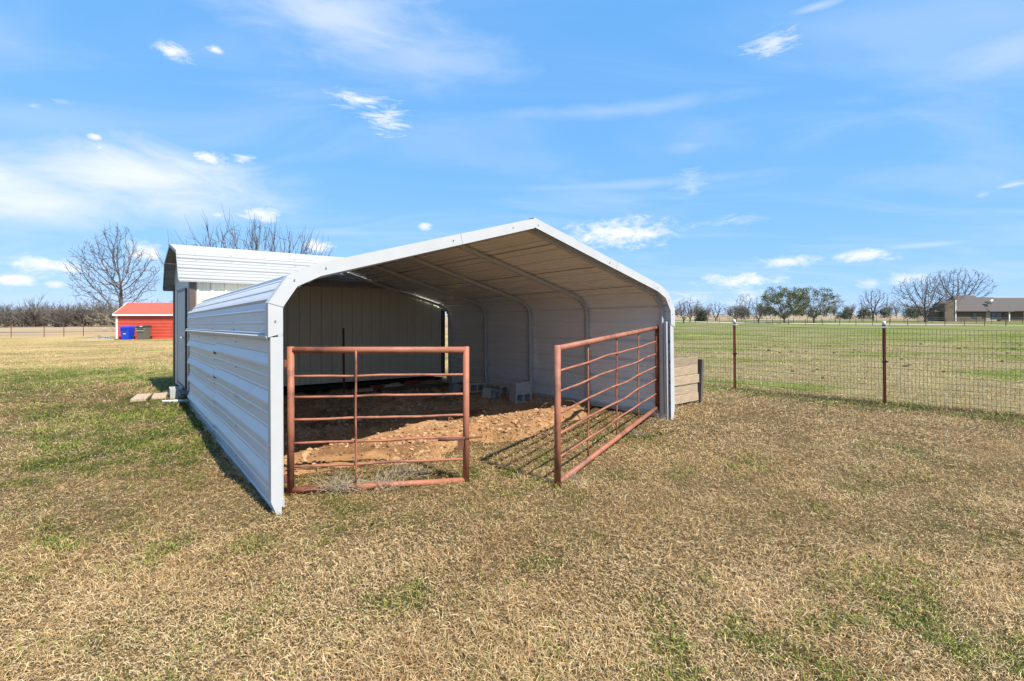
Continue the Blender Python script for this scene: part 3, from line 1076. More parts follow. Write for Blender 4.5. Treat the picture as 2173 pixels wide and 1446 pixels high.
# gable edge trim in white
for t, s in ((T0, -1), (T1, 1)):
    for i in range(4):
        p, q = Vector(RP[i]), Vector(RP[i + 1])
        d = (q - p).normalized()
        n = Vector((-d.y, d.x))
        poly = [p - n * 0.035, q - n * 0.035, q + n * 0.024, p + n * 0.024]
        vs_ = [(t + s * 0.004, a.x, a.y) for a in poly] + [(t + s * 0.010, a.x, a.y) for a in poly]
        MB().add(vs_, [(0, 1, 2, 3), (7, 6, 5, 4)] + [(k, (k + 1) % 4, (k + 1) % 4 + 4, k + 4) for k in range(4)]).build('gable_trim', M['roofwhite'], shed)
for (d, z) in ((-0.125, 2.155), (SD + 0.125, 2.095)):
    MB().box(((T0 + T1) / 2, d, z), (T1 - T0 - 0.01, 0.012, 0.03)).build('eave_trim', M['roofwhite'], shed)
# brown corner trims
for t in (0.0, SL):
    for d in (0.0, SD):
        st = -1 if t == 0 else 1
        sd = -1 if d == 0 else 1
        b = fl(t, d) - 0.012
        zt = 2.24 if d == 0 else 2.2
        MB().box((t + st * 0.012, d - sd * 0.060, (b + zt) / 2), (0.016, 0.19, zt - b)).box((t - st * 0.028, d + sd * 0.013, (b + zt) / 2), (0.10, 0.018, zt - b - 0.004)).build('corner_trim', M['brown'], shed)
# base trim on the gable and the floor frame
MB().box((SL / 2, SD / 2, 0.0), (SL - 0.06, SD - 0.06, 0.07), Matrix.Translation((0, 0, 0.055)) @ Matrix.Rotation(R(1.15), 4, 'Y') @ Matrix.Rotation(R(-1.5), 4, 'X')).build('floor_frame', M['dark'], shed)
# door in the gable end
dw0, dw1, dz0, dz1 = 0.52, 1.78, 0.20, 2.04
xg = -0.004
MB().box((xg - 0.012, (dw0 + dw1) / 2, (dz0 + dz1) / 2 - 0.02), (0.024, dw1 - dw0 - 0.02, dz1 - dz0 - 0.02)).build('door', M['door'], shed)
door = shed.children[-1]
dfm = MB()
for (d, z, sy, szz) in ((dw0, (dz0 + dz1) / 2 - 0.02, 0.05, dz1 - dz0 + 0.06), (dw1, (dz0 + dz1) / 2 - 0.02, 0.05, dz1 - dz0 + 0.06)):
    dfm.box((xg - 0.010, d, z), (0.035, sy, szz))
dfm.box((xg - 0.010, (dw0 + dw1) / 2, dz1), (0.033, dw1 - dw0 - 0.05, 0.045)).box((xg - 0.010, (dw0 + dw1) / 2, dz0 - 0.03), (0.033, dw1 - dw0 - 0.05, 0.045))
dfm.build('door_frame', M['brown'], shed)
hb = MB()
hb.tube([(xg - 0.02, dw0 + 0.14, 1.12), (xg - 0.075, dw0 + 0.14, 1.12)], 0.016, 8).tube([(xg - 0.075, dw0 + 0.10, 1.12), (xg - 0.075, dw0 + 0.24, 1.12)], 0.013, 8)
hb.build('handle', M['galv'], door)
# rows of roof screws
sc_ = MB()
for k in range(10):
    tt = 0.1 + k * 0.58
    for f_ in (0.12, 0.45, 0.72, 0.93):
        q = Vector(RP[0]).lerp(Vector(RP[1]), f_)
        screw((tt, q.x - 0.014, q.y + 0.012), (0, -0.8, 0.56), 0.008)
    screw((tt, 0.6, 2.79), (0, -0.2, 0.98), 0.008)
tag(sc_.build('screw_heads', M['screw'], shed), kind='stuff')


# ------------------------------------------------------------------ concrete blocks
def block_mesh(half=False):
    Lb, Wb, Hb, t = 0.39 if not half else 0.19, 0.19, 0.19, 0.034
    mb = MB()
    mb.box((0, -Wb / 2 + t / 2, 0), (Lb, t, Hb)).box((0, Wb / 2 - t / 2, 0), (Lb, t, Hb))
    webs = (-Lb / 2 + t / 2, 0, Lb / 2 - t / 2) if not half else (-Lb / 2 + t / 2, Lb / 2 - t / 2)
    for w in webs:
        mb.box((w, 0, 0), (t, Wb - 2 * t, Hb - 0.004))
    me = mb.mesh('concrete_block')
    me.materials.append(M['concrete'])
    return me


bl_me, blh_me = block_mesh(), block_mesh(True)


def block(x, y, z, rot, label, me=None, grp='concrete blocks lying in the carport'):
    o = obj('concrete_block', me or bl_me, None, None, (x, y, z), rot)
    bevel(o, 0.004, 2)
    return tag(o, label, 'block', grp)


up = R(90)
fz = floor_z(0.16, 8.85) + 0.09
block(0.16, 8.85, fz, (up, 0, CTH), 'grey concrete block with two open cores, lower of the stacked pair by the wall')
block(0.155, 8.86, fz + 0.192, (0, 0, CTH + R(3)), 'grey concrete block with smooth side out, upper of the stacked pair by the wall')
block(-0.40, 9.42, floor_z(-0.40, 9.42) + 0.075, (up, R(14), CTH + R(22)), 'tilted concrete block with open cores, just left of the stacked pair')
block(-0.20, 9.85, floor_z(-0.2, 9.85) + 0.07, (up, R(-4), CTH - R(5)), 'half-hidden concrete block against the wall behind the tilted one', blh_me)
block(-0.76, 9.95, floor_z(-0.76, 9.95) + 0.085, (up, R(3), CTH), 'concrete block with open cores, third from the stack along the wall')
block(-1.20, 10.22, floor_z(-1.20, 10.22) + 0.055, (R(10), R(12), CTH), 'sloping concrete block under another in the back corner', blh_me)
block(-1.17, 10.26, floor_z(-1.17, 10.26) + 0.25, (0, R(-3), CTH + R(4)), 'pale concrete block resting on another in the back corner')
# by the shed door
block(-6.46, 9.30, g1(-6.46, 9.30) + 0.09, (0, 0, R(128)), 'concrete block serving as a step at the shed door', None, 'blocks at the shed door')
block(-6.35, 9.78, g1(-6.35, 9.78) + 0.09, (0, 0, R(40)), 'concrete block in the shade under the shed door', None, 'blocks at the shed door')
block(-5.55, 9.25, 0.06, (0, 0, STH), 'concrete block propping up the corner of the shed', None, 'blocks at the shed door')


def slab(name, c, s, rz, m, label, cat, tilt=(0, 0), grp=None, bev=0.006):
    o = MB().box((0, 0, 0), s).build(name, m, None, c, (tilt[0], tilt[1], rz))
    bevel(o, bev, 2)
    return tag(o, label, cat, grp)


slab('paver', (-6.93, 9.06, g1(-6.93, 9.06) + 0.035), (0.23, 0.60, 0.05), R(28), M['paver'], 'tan paver in the grass, the one farther from the shed', 'paver', (R(1), R(2)), 'pavers by the shed')
slab('paver', (-6.72, 9.24, g1(-6.72, 9.24) + 0.035), (0.22, 0.60, 0.05), R(33), M['paver'], 'tan paver in the grass, the one beside the door step block', 'paver', (R(-1), R(1)), 'pavers by the shed')
slab('wooden_step', (-6.02, 9.02, 0.10), (0.55, 0.30, 0.04), R(128), M['timber'], 'grey wooden board lying under the shed doorway', 'board', (R(3), 0))
slab('skid_timber', (-5.60, 8.98, 0.045), (0.65, 0.09, 0.09), R(40), M['timber'], 'dark timber skid under the near corner of the shed', 'timber')
pp = MB()
pp.tube([(-6.25, 8.66, g1(-6.25, 8.66) + 0.03), (-5.85, 8.78, g1(-5.85, 8.78) + 0.03)], 0.022, 10)
tag(pp.build('white_pipe', M['white'], None, smooth=True), 'short white pipe lying in the grass under the shed corner', 'pipe')

# boards near the shed wall inside the carport
zb = floor_z(-2.1, 10.4)
slab('long_board', (-2.15, 10.75, floor_z(-2.15, 10.75) + 0.06), (1.7, 0.14, 0.10), R(40), M['timber'], 'long dark timber lying on the dirt along the shed wall', 'timber', (0, R(1)))
slab('white_board', (-3.10, 10.05, floor_z(-3.10, 10.05) + 0.05), (0.42, 0.22, 0.025), R(20), M['whiteboard'], 'dirty white board lying flat on the dirt near the rusty stake', 'board', (R(4), R(-3)))
slab('white_board', (-2.62, 10.55, floor_z(-2.62, 10.55) + 0.10), (0.42, 0.16, 0.03), R(42), M['whiteboard'], 'dirty white board propped between two red boards by the shed', 'board', (R(12), R(-3)))
slab('red_board', (-2.86, 10.33, floor_z(-2.86, 10.33) + 0.09), (0.34, 0.13, 0.03), R(30), M['redboard'], 'faded red board, the nearer one by the shed wall', 'board', (R(26), R(5)), 'red boards by the shed wall')
slab('red_board', (-2.25, 10.95, floor_z(-2.25, 10.95) + 0.13), (0.34, 0.12, 0.03), R(38), M['redboard'], 'faded red board, the farther one by the shed wall', 'board', (R(24), R(3)), 'red boards by the shed wall')

# rusty stake standing in front of the shed wall
st = MB()
st.box((0, 0, 0.62), (0.042, 0.006, 1.42)).box((0, 0.017, 0.62), (0.006, 0.03, 1.42))
for k in range(22):
    st.box((0, -0.006, 0.12 + k * 0.055), (0.014, 0.008, 0.02))
tag(st.build('rusty_stake', M['rustbare'], None, (-3.42, 9.87, -0.05), (R(0.5), R(-0.6), R(8))), 'rusty steel post standing in the dirt before the shed wall', 'post')


# ================================================================== gates
def pipe_gate(name, base, end, z0, z1, hgt, bars, rods, label, rise=0.0, seed=0, wavy=0.0):
    b, e = Vector((*base, 0)), Vector((*end, 0))
    Lg = (e - b).length
    ang = math.atan2(e.y - b.y, e.x - b.x)
    g = empty(name, (b.x, b.y, z0), ang)
    tag(g, label, 'gate', 'rusty pipe gates of the carport')
    rnd = random.Random(seed)
    r = 0.029
    tl = lambda x: rise * x / Lg
    H = hgt
    o = MB().tube([(r * 0.6, 0, H - r), (Lg - r * 0.6, 0, H - r + tl(Lg))], r, 16).build('top_rail', M['rust'], g, smooth=True)
    MB().tube([(r * 0.6, 0, r), (Lg - r * 0.6, 0, r + tl(Lg))], r, 16).build('bottom_rail', M['rust'], g, smooth=True)
    for x in (0.0, Lg):
        MB().tube([(x, 0, -0.005 + tl(x)), (x, 0, H + 0.002 + tl(x))], r * 1.03, 16).build('upright', M['rust'], g, smooth=True)
    for z in bars:
        pts, k = [], 14
        ph1, ph2 = rnd.uniform(0, 6), rnd.uniform(0, 6)
        for i in range(k + 1):
            x = Lg * i / k
            env = math.sin(math.pi * i / k)
            pts.append((x, wavy * env * math.sin(ph2 + i * 0.9) * 0.6, z + tl(x) + wavy * env * (math.sin(ph1 + i * 0.75) + 0.5 * math.sin(ph2 + i * 1.6))))
        MB().tube(pts, 0.0115, 8).build('cross_bar', M['rust'], g, smooth=True)
    for x in rods:
        pts = []
        ph1 = rnd.uniform(0, 6)
        for i in range(11):
            z = 2 * r + (H - 3 * r) * i / 10
            env = math.sin(math.pi * i / 10)
            pts.append((x + wavy * 0.8 * env * math.sin(ph1 + i * 0.9), -0.020, z + tl(x)))
        MB().tube(pts, 0.0095, 8).build('upright_rod', M['rust'], g, smooth=True)
    return g, Lg, tl


gl, LgL, _ = pipe_gate('pipe_gate', (-1.925, 4.213), (-0.429, 4.522), 0.0, 0, 1.278, [1.02, 0.838, 0.642, 0.436, 0.232], [0.545],
                       'small rusty pipe gate hung on the left front post of the carport', rise=-0.02, seed=3, wavy=0.004)
# hinges and latch of the small gate
for z in (1.135, 0.135):
    hm = MB()
    hm.tube([(-0.045, 0, z - 0.028), (-0.045, 0, z + 0.030)], 0.024, 10).box((-0.026, 0, z), (0.04, 0.02, 0.05))
    h_ = hm.build('hinge', M['rustbare'], gl, smooth=False)
    MB().tube([(-0.12, 0.01, z - 0.035), (-0.035, 0.0, z - 0.035)], 0.008, 8).tube([(-0.135, 0.01, z - 0.035), (-0.118, 0.01, z - 0.035)], 0.014, 6).build('hinge_bolt', M['galv'], h_)
lt = MB()
lt.tube([(LgL - 0.26, -0.028, 0.412), (LgL - 0.02, -0.030, 0.410)], 0.017, 10)
latch = lt.build('latch_sleeve', M['rustbare'], gl, smooth=True)
MB().tube([(LgL - 0.05, -0.028, 0.409), (LgL + 0.145, -0.028, 0.416)], 0.0085, 8).build('latch_rod', M['rustbare'], latch, smooth=True)
ph_ = [(math.cos(a) * 0.028, math.sin(a) * 0.028) for a in [math.pi + i * math.pi / 8 for i in range(9)]]
poly = [(LgL - 0.055 + p[0], 0.335 + p[1]) for p in ph_] + [(LgL - 0.027, 0.40), (LgL - 0.083, 0.40)]
MB().prism(poly, -0.055, -0.050).build('latch_plate', M['rustbare'], latch)

gr_, LgR, _ = pipe_gate('pipe_gate', (2.225, 7.42), (0.414, 4.40), 0.105, 0, 1.282, [1.045, 0.857, 0.662, 0.468, 0.254], [0.93, 1.83, 2.74],
                        'long rusty pipe gate swung open from the right side of the carport', rise=-0.108, seed=8, wavy=0.010)
for z in (1.10, 0.22):
    MB().box((-0.055, 0.0, z), (0.06, 0.012, 0.03)).build('hinge', M['galv'], gr_)
MB().tube([(LgR, -0.033, 0.245), (LgR, -0.0305, 0.245)], 0.011, 10).build('latch_hole', M['dark'], gr_)
wm = MB()
wm.tube([(0.03, -0.035, 0.50), (0.10, -0.05, 0.56), (0.14, -0.03, 0.50), (0.05, -0.036, 0.44)], 0.004, 6)
wm.build('wire_loop', M['wire'], gr_)

# ================================================================== plank panel beside the carport
pa, pb = Vector((2.22, 7.80, 0)), Vector((3.27, 8.53, 0))
pd = pb - pa
pan = empty('plank_panel', (pa.x, pa.y, 0), math.atan2(pd.y, pd.x))
tag(pan, 'low panel of five weathered planks standing beside the carport', 'plank panel')
for k in range(5):
    o = MB().box((pd.length / 2, 0, 0), (pd.length - 0.02 * (k % 2), 0.036, 0.145)).build('plank', M['plank'], pan, (0.006 * (k % 3), 0.012 * math.sin(k * 2.1) + 0.012 * k * 0.2, 0.105 + 0.156 * k), (R(-2 + k * 0.5), R(-0.8 + 0.5 * math.sin(k * 1.7)), 0))
    bevel(o, 0.004, 2)
o = MB().box((0, 0, 0.36), (0.05, 0.085, 0.86)).build('post', M['postgrey'], pan, (pd.length + 0.03, -0.015, -0.02), (R(1), R(1.5), 0))
bevel(o, 0.004, 2)

# ================================================================== wire fence on the right
fd = Vector((0.7466, -0.6653, 0))
f0 = Vector((4.66, 10.115, 0)) - fd * 2.44 * 1.35
fence = empty('wire_fence', (f0.x, f0.y, 0), math.atan2(fd.y, fd.x))
tag(fence, 'welded wire mesh fence on brown steel posts along the pasture', 'fence')
FL = 2.44 * 1.35 + 2.486 + 5.2
FH = 1.335
posts = [2.44 * 1.35 - 2.44, 2.44 * 1.35, 2.44 * 1.35 + 2.486, 2.44 * 1.35 + 2.486 * 2, 2.44 * 1.35 + 2.486 * 3]


def fpos(s):
    return f0.x + fd.x * s, f0.y + fd.y * s


tp = MB()
tp.box((0, 0, 0.62), (0.046, 0.007, 1.62)).box((0, -0.019, 0.62), (0.007, 0.032, 1.62))
for k in range(24):
    tp.box((0, 0.007, 0.10 + k * 0.054), (0.012, 0.008, 0.018))
tp_me = tp.mesh('post')
tp_me.materials.append(M['tpost'])
cp_me = MB().tube([(0, 0, 0), (0, 0, 0.058), (0, 0, 0.066)], [0.027, 0.026, 0.018], 12).mesh('cap', True)
cp_me.materials.append(M['cap'])
cl_me = MB().box((0.012, -0.03, 0), (0.085, 0.03, 0.028)).box((0.05, -0.03, -0.008), (0.05, 0.02, 0.016)).mesh('insulator')
cl_me.materials.append(M['cap'])
ck_me = MB().box((0, 0, 0), (0.062, 0.06, 0.022)).box((0.035, -0.01, 0.01), (0.03, 0.03, 0.03)).mesh('post_clip')
ck_me.materials.append(M['blacklid'])
for s in posts:
    x, y = fpos(s)
    z = g1(x, y)
    p_ = obj('post', tp_me, None, fence, (s, -0.012, z), (R(random.Random(int(s * 10)).uniform(-0.6, 0.6)), R(-0.6), 0))
    obj('cap', cp_me, None, p_, (0, -0.006, 1.392))
    obj('insulator', cl_me, None, p_, (0, 0, 1.352))
    obj('post_clip', ck_me, None, p_, (0, 0, 0.74))
# the mesh, cells of two by four inches
wire_v, wire_f = [], []


def wseg(p, q, r):
    p, q = Vector(p), Vector(q)
    t = (q - p).normalized()
    u = t.orthogonal().normalized()
    w = t.cross(u)
    b = len(wire_v)
    for c in (p, q):
        for k in range(3):
            a = 2 * math.pi * k / 3
            wire_v.append(tuple(c + (u * math.cos(a) + w * math.sin(a)) * r))
    for k in range(3):
        wire_f.append((b + k, b + (k + 1) % 3, b + 3 + (k + 1) % 3, b + 3 + k))


rf = random.Random(4)
ns = int(FL / 0.0508)
zr = [0.03 + 0.1016 * k for k in range(13)] + [FH]
top_sag = lambda s: -0.012 * abs(math.sin((s - posts[0]) / 2.486 * math.pi))
gzs = {}


def mesh_pt(s, z):
    x, y = fpos(s)
    return (s + 0.006 * math.sin(z * 5 + s * 1.3), 0.012 + 0.01 * math.sin(s * 2.1 + z * 3), gzs.setdefault(round(s, 2), g1(x, y)) + z + top_sag(s) * z + 0.004 * math.sin(s * 3.3 + z * 9))


for i in range(ns):
    s = i * 0.0508
    r = 0.0021
    for k in range(0, 13, 4):
        z0_, z1_ = zr[k], zr[min(k + 4, 13)]
        wseg(mesh_pt(s, z0_), mesh_pt(s, z1_), r)
    wseg(mesh_pt(s, zr[12]), mesh_pt(s, FH), r)
for z in zr:
    n = int(FL / 0.3)
    for k in range(n):
        wseg(mesh_pt(FL * k / n, z), mesh_pt(FL * (k + 1) / n, z), 0.0022 if z < FH - 0.01 and z > 0.1 else 0.003)
me = bpy.data.meshes.new('wire_mesh')
me.from_pydata(wire_v, [], wire_f)
me.update()
tag(obj('wire_mesh', me, M['wire'], fence), kind='stuff')

# ================================================================== red shed with bins
RX, RY = -33.5, 41.0
rz0 = g1(RX + 3, RY) - 0.02
rshed = empty('red_shed', (RX, RY, rz0), R(2.0))
tag(rshed, 'low red shed with red roof and white corner trim across the lawn', 'shed')
RWd, RHt, RDp = 6.4, 2.12, 3.0
MB().box((RWd / 2, RDp / 2 + 0.03, RHt / 2), (RWd - 0.04, RDp, RHt)).build('wall', M['redside'], rshed)
for k in range(8):
    z0_ = 0.02 + k * 0.262
    MB().prism([(0, 0), (0.0, 0.0)], 0, 0) if False else None
    vs_ = [(0.14, -0.004, z0_ + 0.262), (RWd - 0.1, -0.004, z0_ + 0.262), (RWd - 0.1, -0.034, z0_), (0.14, -0.034, z0_),
           (0.14, 0.028, z0_ + 0.262), (RWd - 0.1, 0.028, z0_ + 0.262), (RWd - 0.1, 0.028, z0_), (0.14, 0.028, z0_)]
    MB().add(vs_, [(3, 2, 1, 0), (4, 5, 6, 7), (0, 1, 5, 4), (2, 3, 7, 6), (0, 4, 7, 3), (1, 2, 6, 5)]).build('siding_board', M['redside'], rshed)
MB().box((0.07, -0.03, RHt / 2), (0.14, 0.07, RHt)).build('corner_trim', M['white'], rshed)
MB().box((-0.02, RDp / 2 + 0.05, RHt / 2), (0.05, RDp, RHt)).build('side_wall', M['gable'], rshed)
rd0, rz1, rr_ = -0.22, RHt - 0.02, RHt + 1.02
for s in (0, 1):
    y_e, y_r = (rd0, RDp / 2) if s == 0 else (RDp + 0.22, RDp / 2)
    vs_ = [(-0.16, y_e, rz1), (RWd + 0.16, y_e, rz1), (RWd + 0.16, y_r, rr_), (-0.16, y_r, rr_)]
    vs_ += [(p[0], p[1], p[2] - 0.05) for p in vs_]
    MB().add(vs_, [(0, 1, 2, 3), (7, 6, 5, 4), (0, 4, 5, 1), (1, 5, 6, 2), (2, 6, 7, 3), (3, 7, 4, 0)]).build('roof', M['redroof'], rshed)
MB().box((RWd / 2, rd0 - 0.014, rz1 - 0.045), (RWd + 0.3, 0.022, 0.12)).build('fascia', M['white'], rshed)
vs_ = [(-0.185, rd0, rz1 - 0.10), (-0.165, rd0, rz1 - 0.10), (-0.165, RDp / 2, rr_ - 0.11), (-0.185, RDp / 2, rr_ - 0.11),
       (-0.185, rd0, rz1 + 0.03), (-0.165, rd0, rz1 + 0.03), (-0.165, RDp / 2, rr_ + 0.03), (-0.185, RDp / 2, rr_ + 0.03)]
MB().add(vs_, [(3, 2, 1, 0), (4, 5, 6, 7), (0, 1, 5, 4), (1, 2, 6, 5), (2, 3, 7, 6), (3, 0, 4, 7)]).build('gable_trim', M['white'], rshed)
MB().add([(-0.03, 0.06, RHt - 0.01), (-0.03, RDp - 0.0, RHt - 0.01), (-0.03, RDp / 2, rr_ - 0.06)], [(0, 2, 1)]).build('gable_wall', M['gable'], rshed)


def bin_(x, y, h, wt, dp, body, lid, label, name, patch=None, rz=0.0):
    b = empty(name, (x, y, g1(x, y)), rz)
    tag(b, label, 'bin', 'wheeled bins at the red shed')
    w0, w1, d0, d1 = wt * 0.84, wt, dp * 0.78, dp
    hb_ = h * 0.88
    v = [(-w0 / 2, -d0 / 2, 0.02), (w0 / 2, -d0 / 2, 0.02), (w0 / 2, d0 / 2, 0.02), (-w0 / 2, d0 / 2, 0.02), (-w1 / 2, -d1 / 2, hb_), (w1 / 2, -d1 / 2, hb_), (w1 / 2, d1 / 2, hb_), (-w1 / 2, d1 / 2, hb_)]
    o = MB().add(v, [(3, 2, 1, 0), (4, 5, 6, 7), (0, 1, 5, 4), (1, 2, 6, 5), (2, 3, 7, 6), (3, 0, 4, 7)]).build('body', body, b)
    bevel(o, 0.03, 3)
    v = [(-w1 / 2 - 0.02, -d1 / 2 - 0.03, hb_), (w1 / 2 + 0.02, -d1 / 2 - 0.03, hb_), (w1 / 2 + 0.02, d1 / 2 + 0.02, hb_), (-w1 / 2 - 0.02, d1 / 2 + 0.02, hb_),
         (-w1 * 0.42, -d1 * 0.36, h), (w1 * 0.42, -d1 * 0.36, h), (w1 * 0.42, d1 * 0.46, h), (-w1 * 0.42, d1 * 0.46, h)]
    l_ = MB().add(v, [(3, 2, 1, 0), (4, 5, 6, 7), (0, 1, 5, 4), (1, 2, 6, 5), (2, 3, 7, 6), (3, 0, 4, 7)]).build('lid', lid, b)
    bevel(l_, 0.02, 2)
    MB().box((0, -d1 / 2 - 0.035, hb_ - 0.09), (w1 * 0.72, 0.03, 0.07)).build('grab_bar', lid, b)
    MB().tube([(-w1 * 0.4, d1 / 2 + 0.06, hb_), (w1 * 0.4, d1 / 2 + 0.06, hb_)], 0.022, 8).build('handle', lid, b)
    for s in (-1, 1):
        MB().tube([(s * w0 / 2, d0 / 2 - 0.02, 0.13), (s * (w0 / 2 + 0.05), d0 / 2 - 0.02, 0.13)], 0.13, 14).build('wheel', M['blacklid'], b)
    if patch:
        px, pz, pw, phh = patch
        yy = -(d0 + (d1 - d0) * pz / hb_) / 2 - 0.012
        MB().box((px, yy, pz), (pw, 0.012, phh)).build('label_plate', M['white'], b)
    return b


by = 40.35
bin_(-32.03, by, 1.12, 0.72, 0.75, M['bluebin'], M['bluebin'], 'bright blue wheeled bin standing against the red shed', 'wheeled_bin', (0.02, 0.50, 0.22, 0.05))
gb = bin_(-30.66, by, 1.16, 0.80, 0.78, M['greybin'], M['blacklid'], 'grey-brown wheeled bin with black lid beside the blue bin', 'wheeled_bin')
MB().box((0.02, -0.36, 1.06), (0.24, 0.02, 0.13), Matrix.Rotation(R(0), 4, 'X')).build('label_plate', M['white'], gb)
MB().box((0.0, -0.425, 0.90), (0.70, 0.02, 0.05)).box((0.0, -0.43, 0.74), (0.66, 0.02, 0.04)).build('lid_rim', M['concrete'], gb)
tl = MB().tube([(-33.0, 40.45, g1(-33, 40.45)), (-33.32, 40.88, 0.22)], 0.022, 6)
t_ = tl.build('rake_handle', M['white'], None, smooth=True)
tag(t_, 'pale tool handle leaning on the corner of the red shed', 'garden tool', 'tools leaning on the red shed')
MB().box((-33.0, 40.43, g1(-33, 40.45) + 0.04), (0.34, 0.05, 0.08)).build('head', M['rustbare'], t_)
tl = MB().tube([(-32.75, 40.5, g1(-32.75, 40.5)), (-32.78, 40.88, 0.32)], 0.020, 6)
t_ = tl.build('spade_handle', M['timber'], None, smooth=True)
tag(t_, 'dark tool handle leaning on the red shed left of the blue bin', 'garden tool', 'tools leaning on the red shed')
MB().box((-32.75, 40.47, g1(-32.75, 40.5) + 0.12), (0.2, 0.02, 0.26)).build('blade', M['rustbare'], t_)
slab('concrete_pad', (-35.6, 42.0, g1(-35.6, 42.0) + 0.03), (2.6, 1.2, 0.08), R(4), M['concrete'], 'pale concrete pad in the grass left of the red shed', 'slab')
slab('stump', (-36.0, 42.0, g1(-36, 42.0) + 0.24), (0.34, 0.34, 0.36), R(10), M['plank'], 'pale square block on the concrete pad, the larger one', 'block')
block(-35.1, 42.0, g1(-35.1, 42.0) + 0.17, (up, 0, R(8)), 'concrete block on the pad, the smaller one nearer the red shed', None, 'blocks on the concrete pad')

# fence far left
lf = [(-64.0, 50.0), (-57.2, 51.8), (-51.4, 53.2), (-47.8, 54.0), (-41.5, 55.2), (-35.5, 56.6)]
ff = empty('field_fence', (lf[2][0], lf[2][1], 0))
tag(ff, 'thin wire fence on steel posts along the field beyond the lawn', 'fence')
fpts = []
for i in range(len(lf) - 1):
    (xa, ya), (xb, yb) = lf[i], lf[i + 1]
    for k in range(2 if i not in (0, 4) else 2):
        t = k / 2
        fpts.append((xa + (xb - xa) * t, ya + (yb - ya) * t))
fpts.append(lf[-1])
for (x, y) in fpts:
    z = g1(x, y)
    MB().tube([(x - lf[2][0], y - lf[2][1], z - 0.1), (x - lf[2][0], y - lf[2][1], z + 1.3)], 0.035, 6).build('post', M['tpost'], ff)
for hgt in (0.3, 0.7, 1.1):
    MB().tube([(x - lf[2][0], y - lf[2][1], g1(x, y) + hgt) for (x, y) in fpts], 0.009, 3).build('wire', M['wire'], ff)

# ================================================================== roads and far fences on the right


def ribbon(name, pts, w, m, lift=0.03, seg=24):
    P = [Vector((x, y, 0)) for x, y in pts]
    fine = []
    for i in range(len(P) - 1):
        for k in range(seg):
            fine.append(P[i].lerp(P[i + 1], k / seg))
    fine.append(P[-1])
    vs_, fs_ = [], []
    for i, p in enumerate(fine):
        d = (fine[min(i + 1, len(fine) - 1)] - fine[max(i - 1, 0)]).normalized()
        n = Vector((-d.y, d.x, 0))
        for e in (-0.5, -0.25, 0, 0.25, 0.5):
            q = p + n * w * e
            vs_.append((q.x, q.y, g1(q.x, q.y) + lift + (0.02 if abs(e) < 0.4 else 0)))
    for i in range(len(fine) - 1):
        for k in range(4):
            a = i * 5 + k
            fs_.append((a, a + 1, a + 6, a + 5))
    return tag(MB().add(vs_, fs_).build(name, m, None, smooth=True), kind='structure')


ribbon('gravel_drive', [(20, 128), (38, 118), (48, 110), (60, 104), (80, 97), (100, 92), (140, 84)], 4.6, M['gravel'], 0.06)
ribbon('field_road', [(-260, 70), (-160, 80), (-90, 86), (-40, 92), (10, 98)], 6.0, M['asphalt'], 0.06)


def pipe_fence(name, pts, spacing, h, rails, label, r=0.045):
    P = [Vector((x, y, 0)) for x, y in pts]
    base = P[0]
    root = empty(name, (base.x, base.y, 0))
    tag(root, label, 'fence', 'dark pipe fences of the far farmyard')
    pos = []
    for i in range(len(P) - 1):
        n = max(1, int(round((P[i + 1] - P[i]).length / spacing)))
        for k in range(n):
            pos.append(P[i].lerp(P[i + 1], k / n))
    pos.append(P[-1])
    pm = MB().tube([(0, 0, -0.2), (0, 0, h)], r, 6).mesh('post')
    pm.materials.append(M['pipefence'])
    for p in pos:
        obj('post', pm, None, root, (p.x - base.x, p.y - base.y, g1(p.x, p.y)))
    for z in rails:
        MB().tube([(p.x - base.x, p.y - base.y, g1(p.x, p.y) + z) for p in pos], r * 0.55, 4).build('rail', M['pipefence'], root)
    return root


pipe_fence('pipe_fence', [(30, 117), (41.7, 110), (53.8, 100), (64.3, 95), (83.6, 82), (92, 77)], 2.6, 1.22, (1.2, 0.78, 0.4), 'dark pipe fence nearest the pasture, in front of the gravel drive')
pipe_fence('pipe_fence', [(46, 122), (60, 114), (76, 109), (95, 106), (122, 103)], 2.9, 1.25, (1.23, 0.8, 0.42), 'dark pipe fence behind the drive, before the brick house')
pipe_fence('pipe_fence', [(70, 168), (100, 160), (124, 156)], 4.5, 1.3, (1.28, 0.7), 'dark pipe fence farthest back, beyond the oaks')

# ================================================================== brick house
HY = 121.0
PX = HY / 1027.7


def hx(px):
    return (px - 1086.5) * PX


HX0 = hx(2004)
hb0 = g1(hx(2080), HY) - 0.12
house = empty('brick_house', (HX0, HY, hb0), 0)
tag(house, 'long tan brick ranch house with brown shingle roof behind pipe fences', 'house')


def lx(px, y=0.0):
    return (px - 1086.5) * (HY + y) / 1027.7 - HX0


def hz(py, y=0.0):
    return 1.56 - (py - 667.5) * (HY + y) / 1027.7 - hb0


def hbox(name, x0, x1, y0, y1, z0, z1, m, parent=None):
    return MB().box(((x0 + x1) / 2, (y0 + y1) / 2, (z0 + z1) / 2), (x1 - x0, y1 - y0, z1 - z0)).build(name, m, parent or house)


EV = hz(661.0)
hbox('wall', lx(2027.4), lx(2118), 0.3, 9, 0, EV + 0.1, M['brick'])
hbox('wall', lx(2118) + 0.01, lx(2185), 1.3, 9, 0, EV + 0.1, M['brick'])
hbox('wall', lx(1988, 1.2), lx(2005) - 0.01, 1.2, 4.6, 0, EV - 0.05, M['brick'])
hbox('panel', lx(2094), lx(2117.5), 0.22, 0.295, 0, EV - 0.05, M['stucco'])
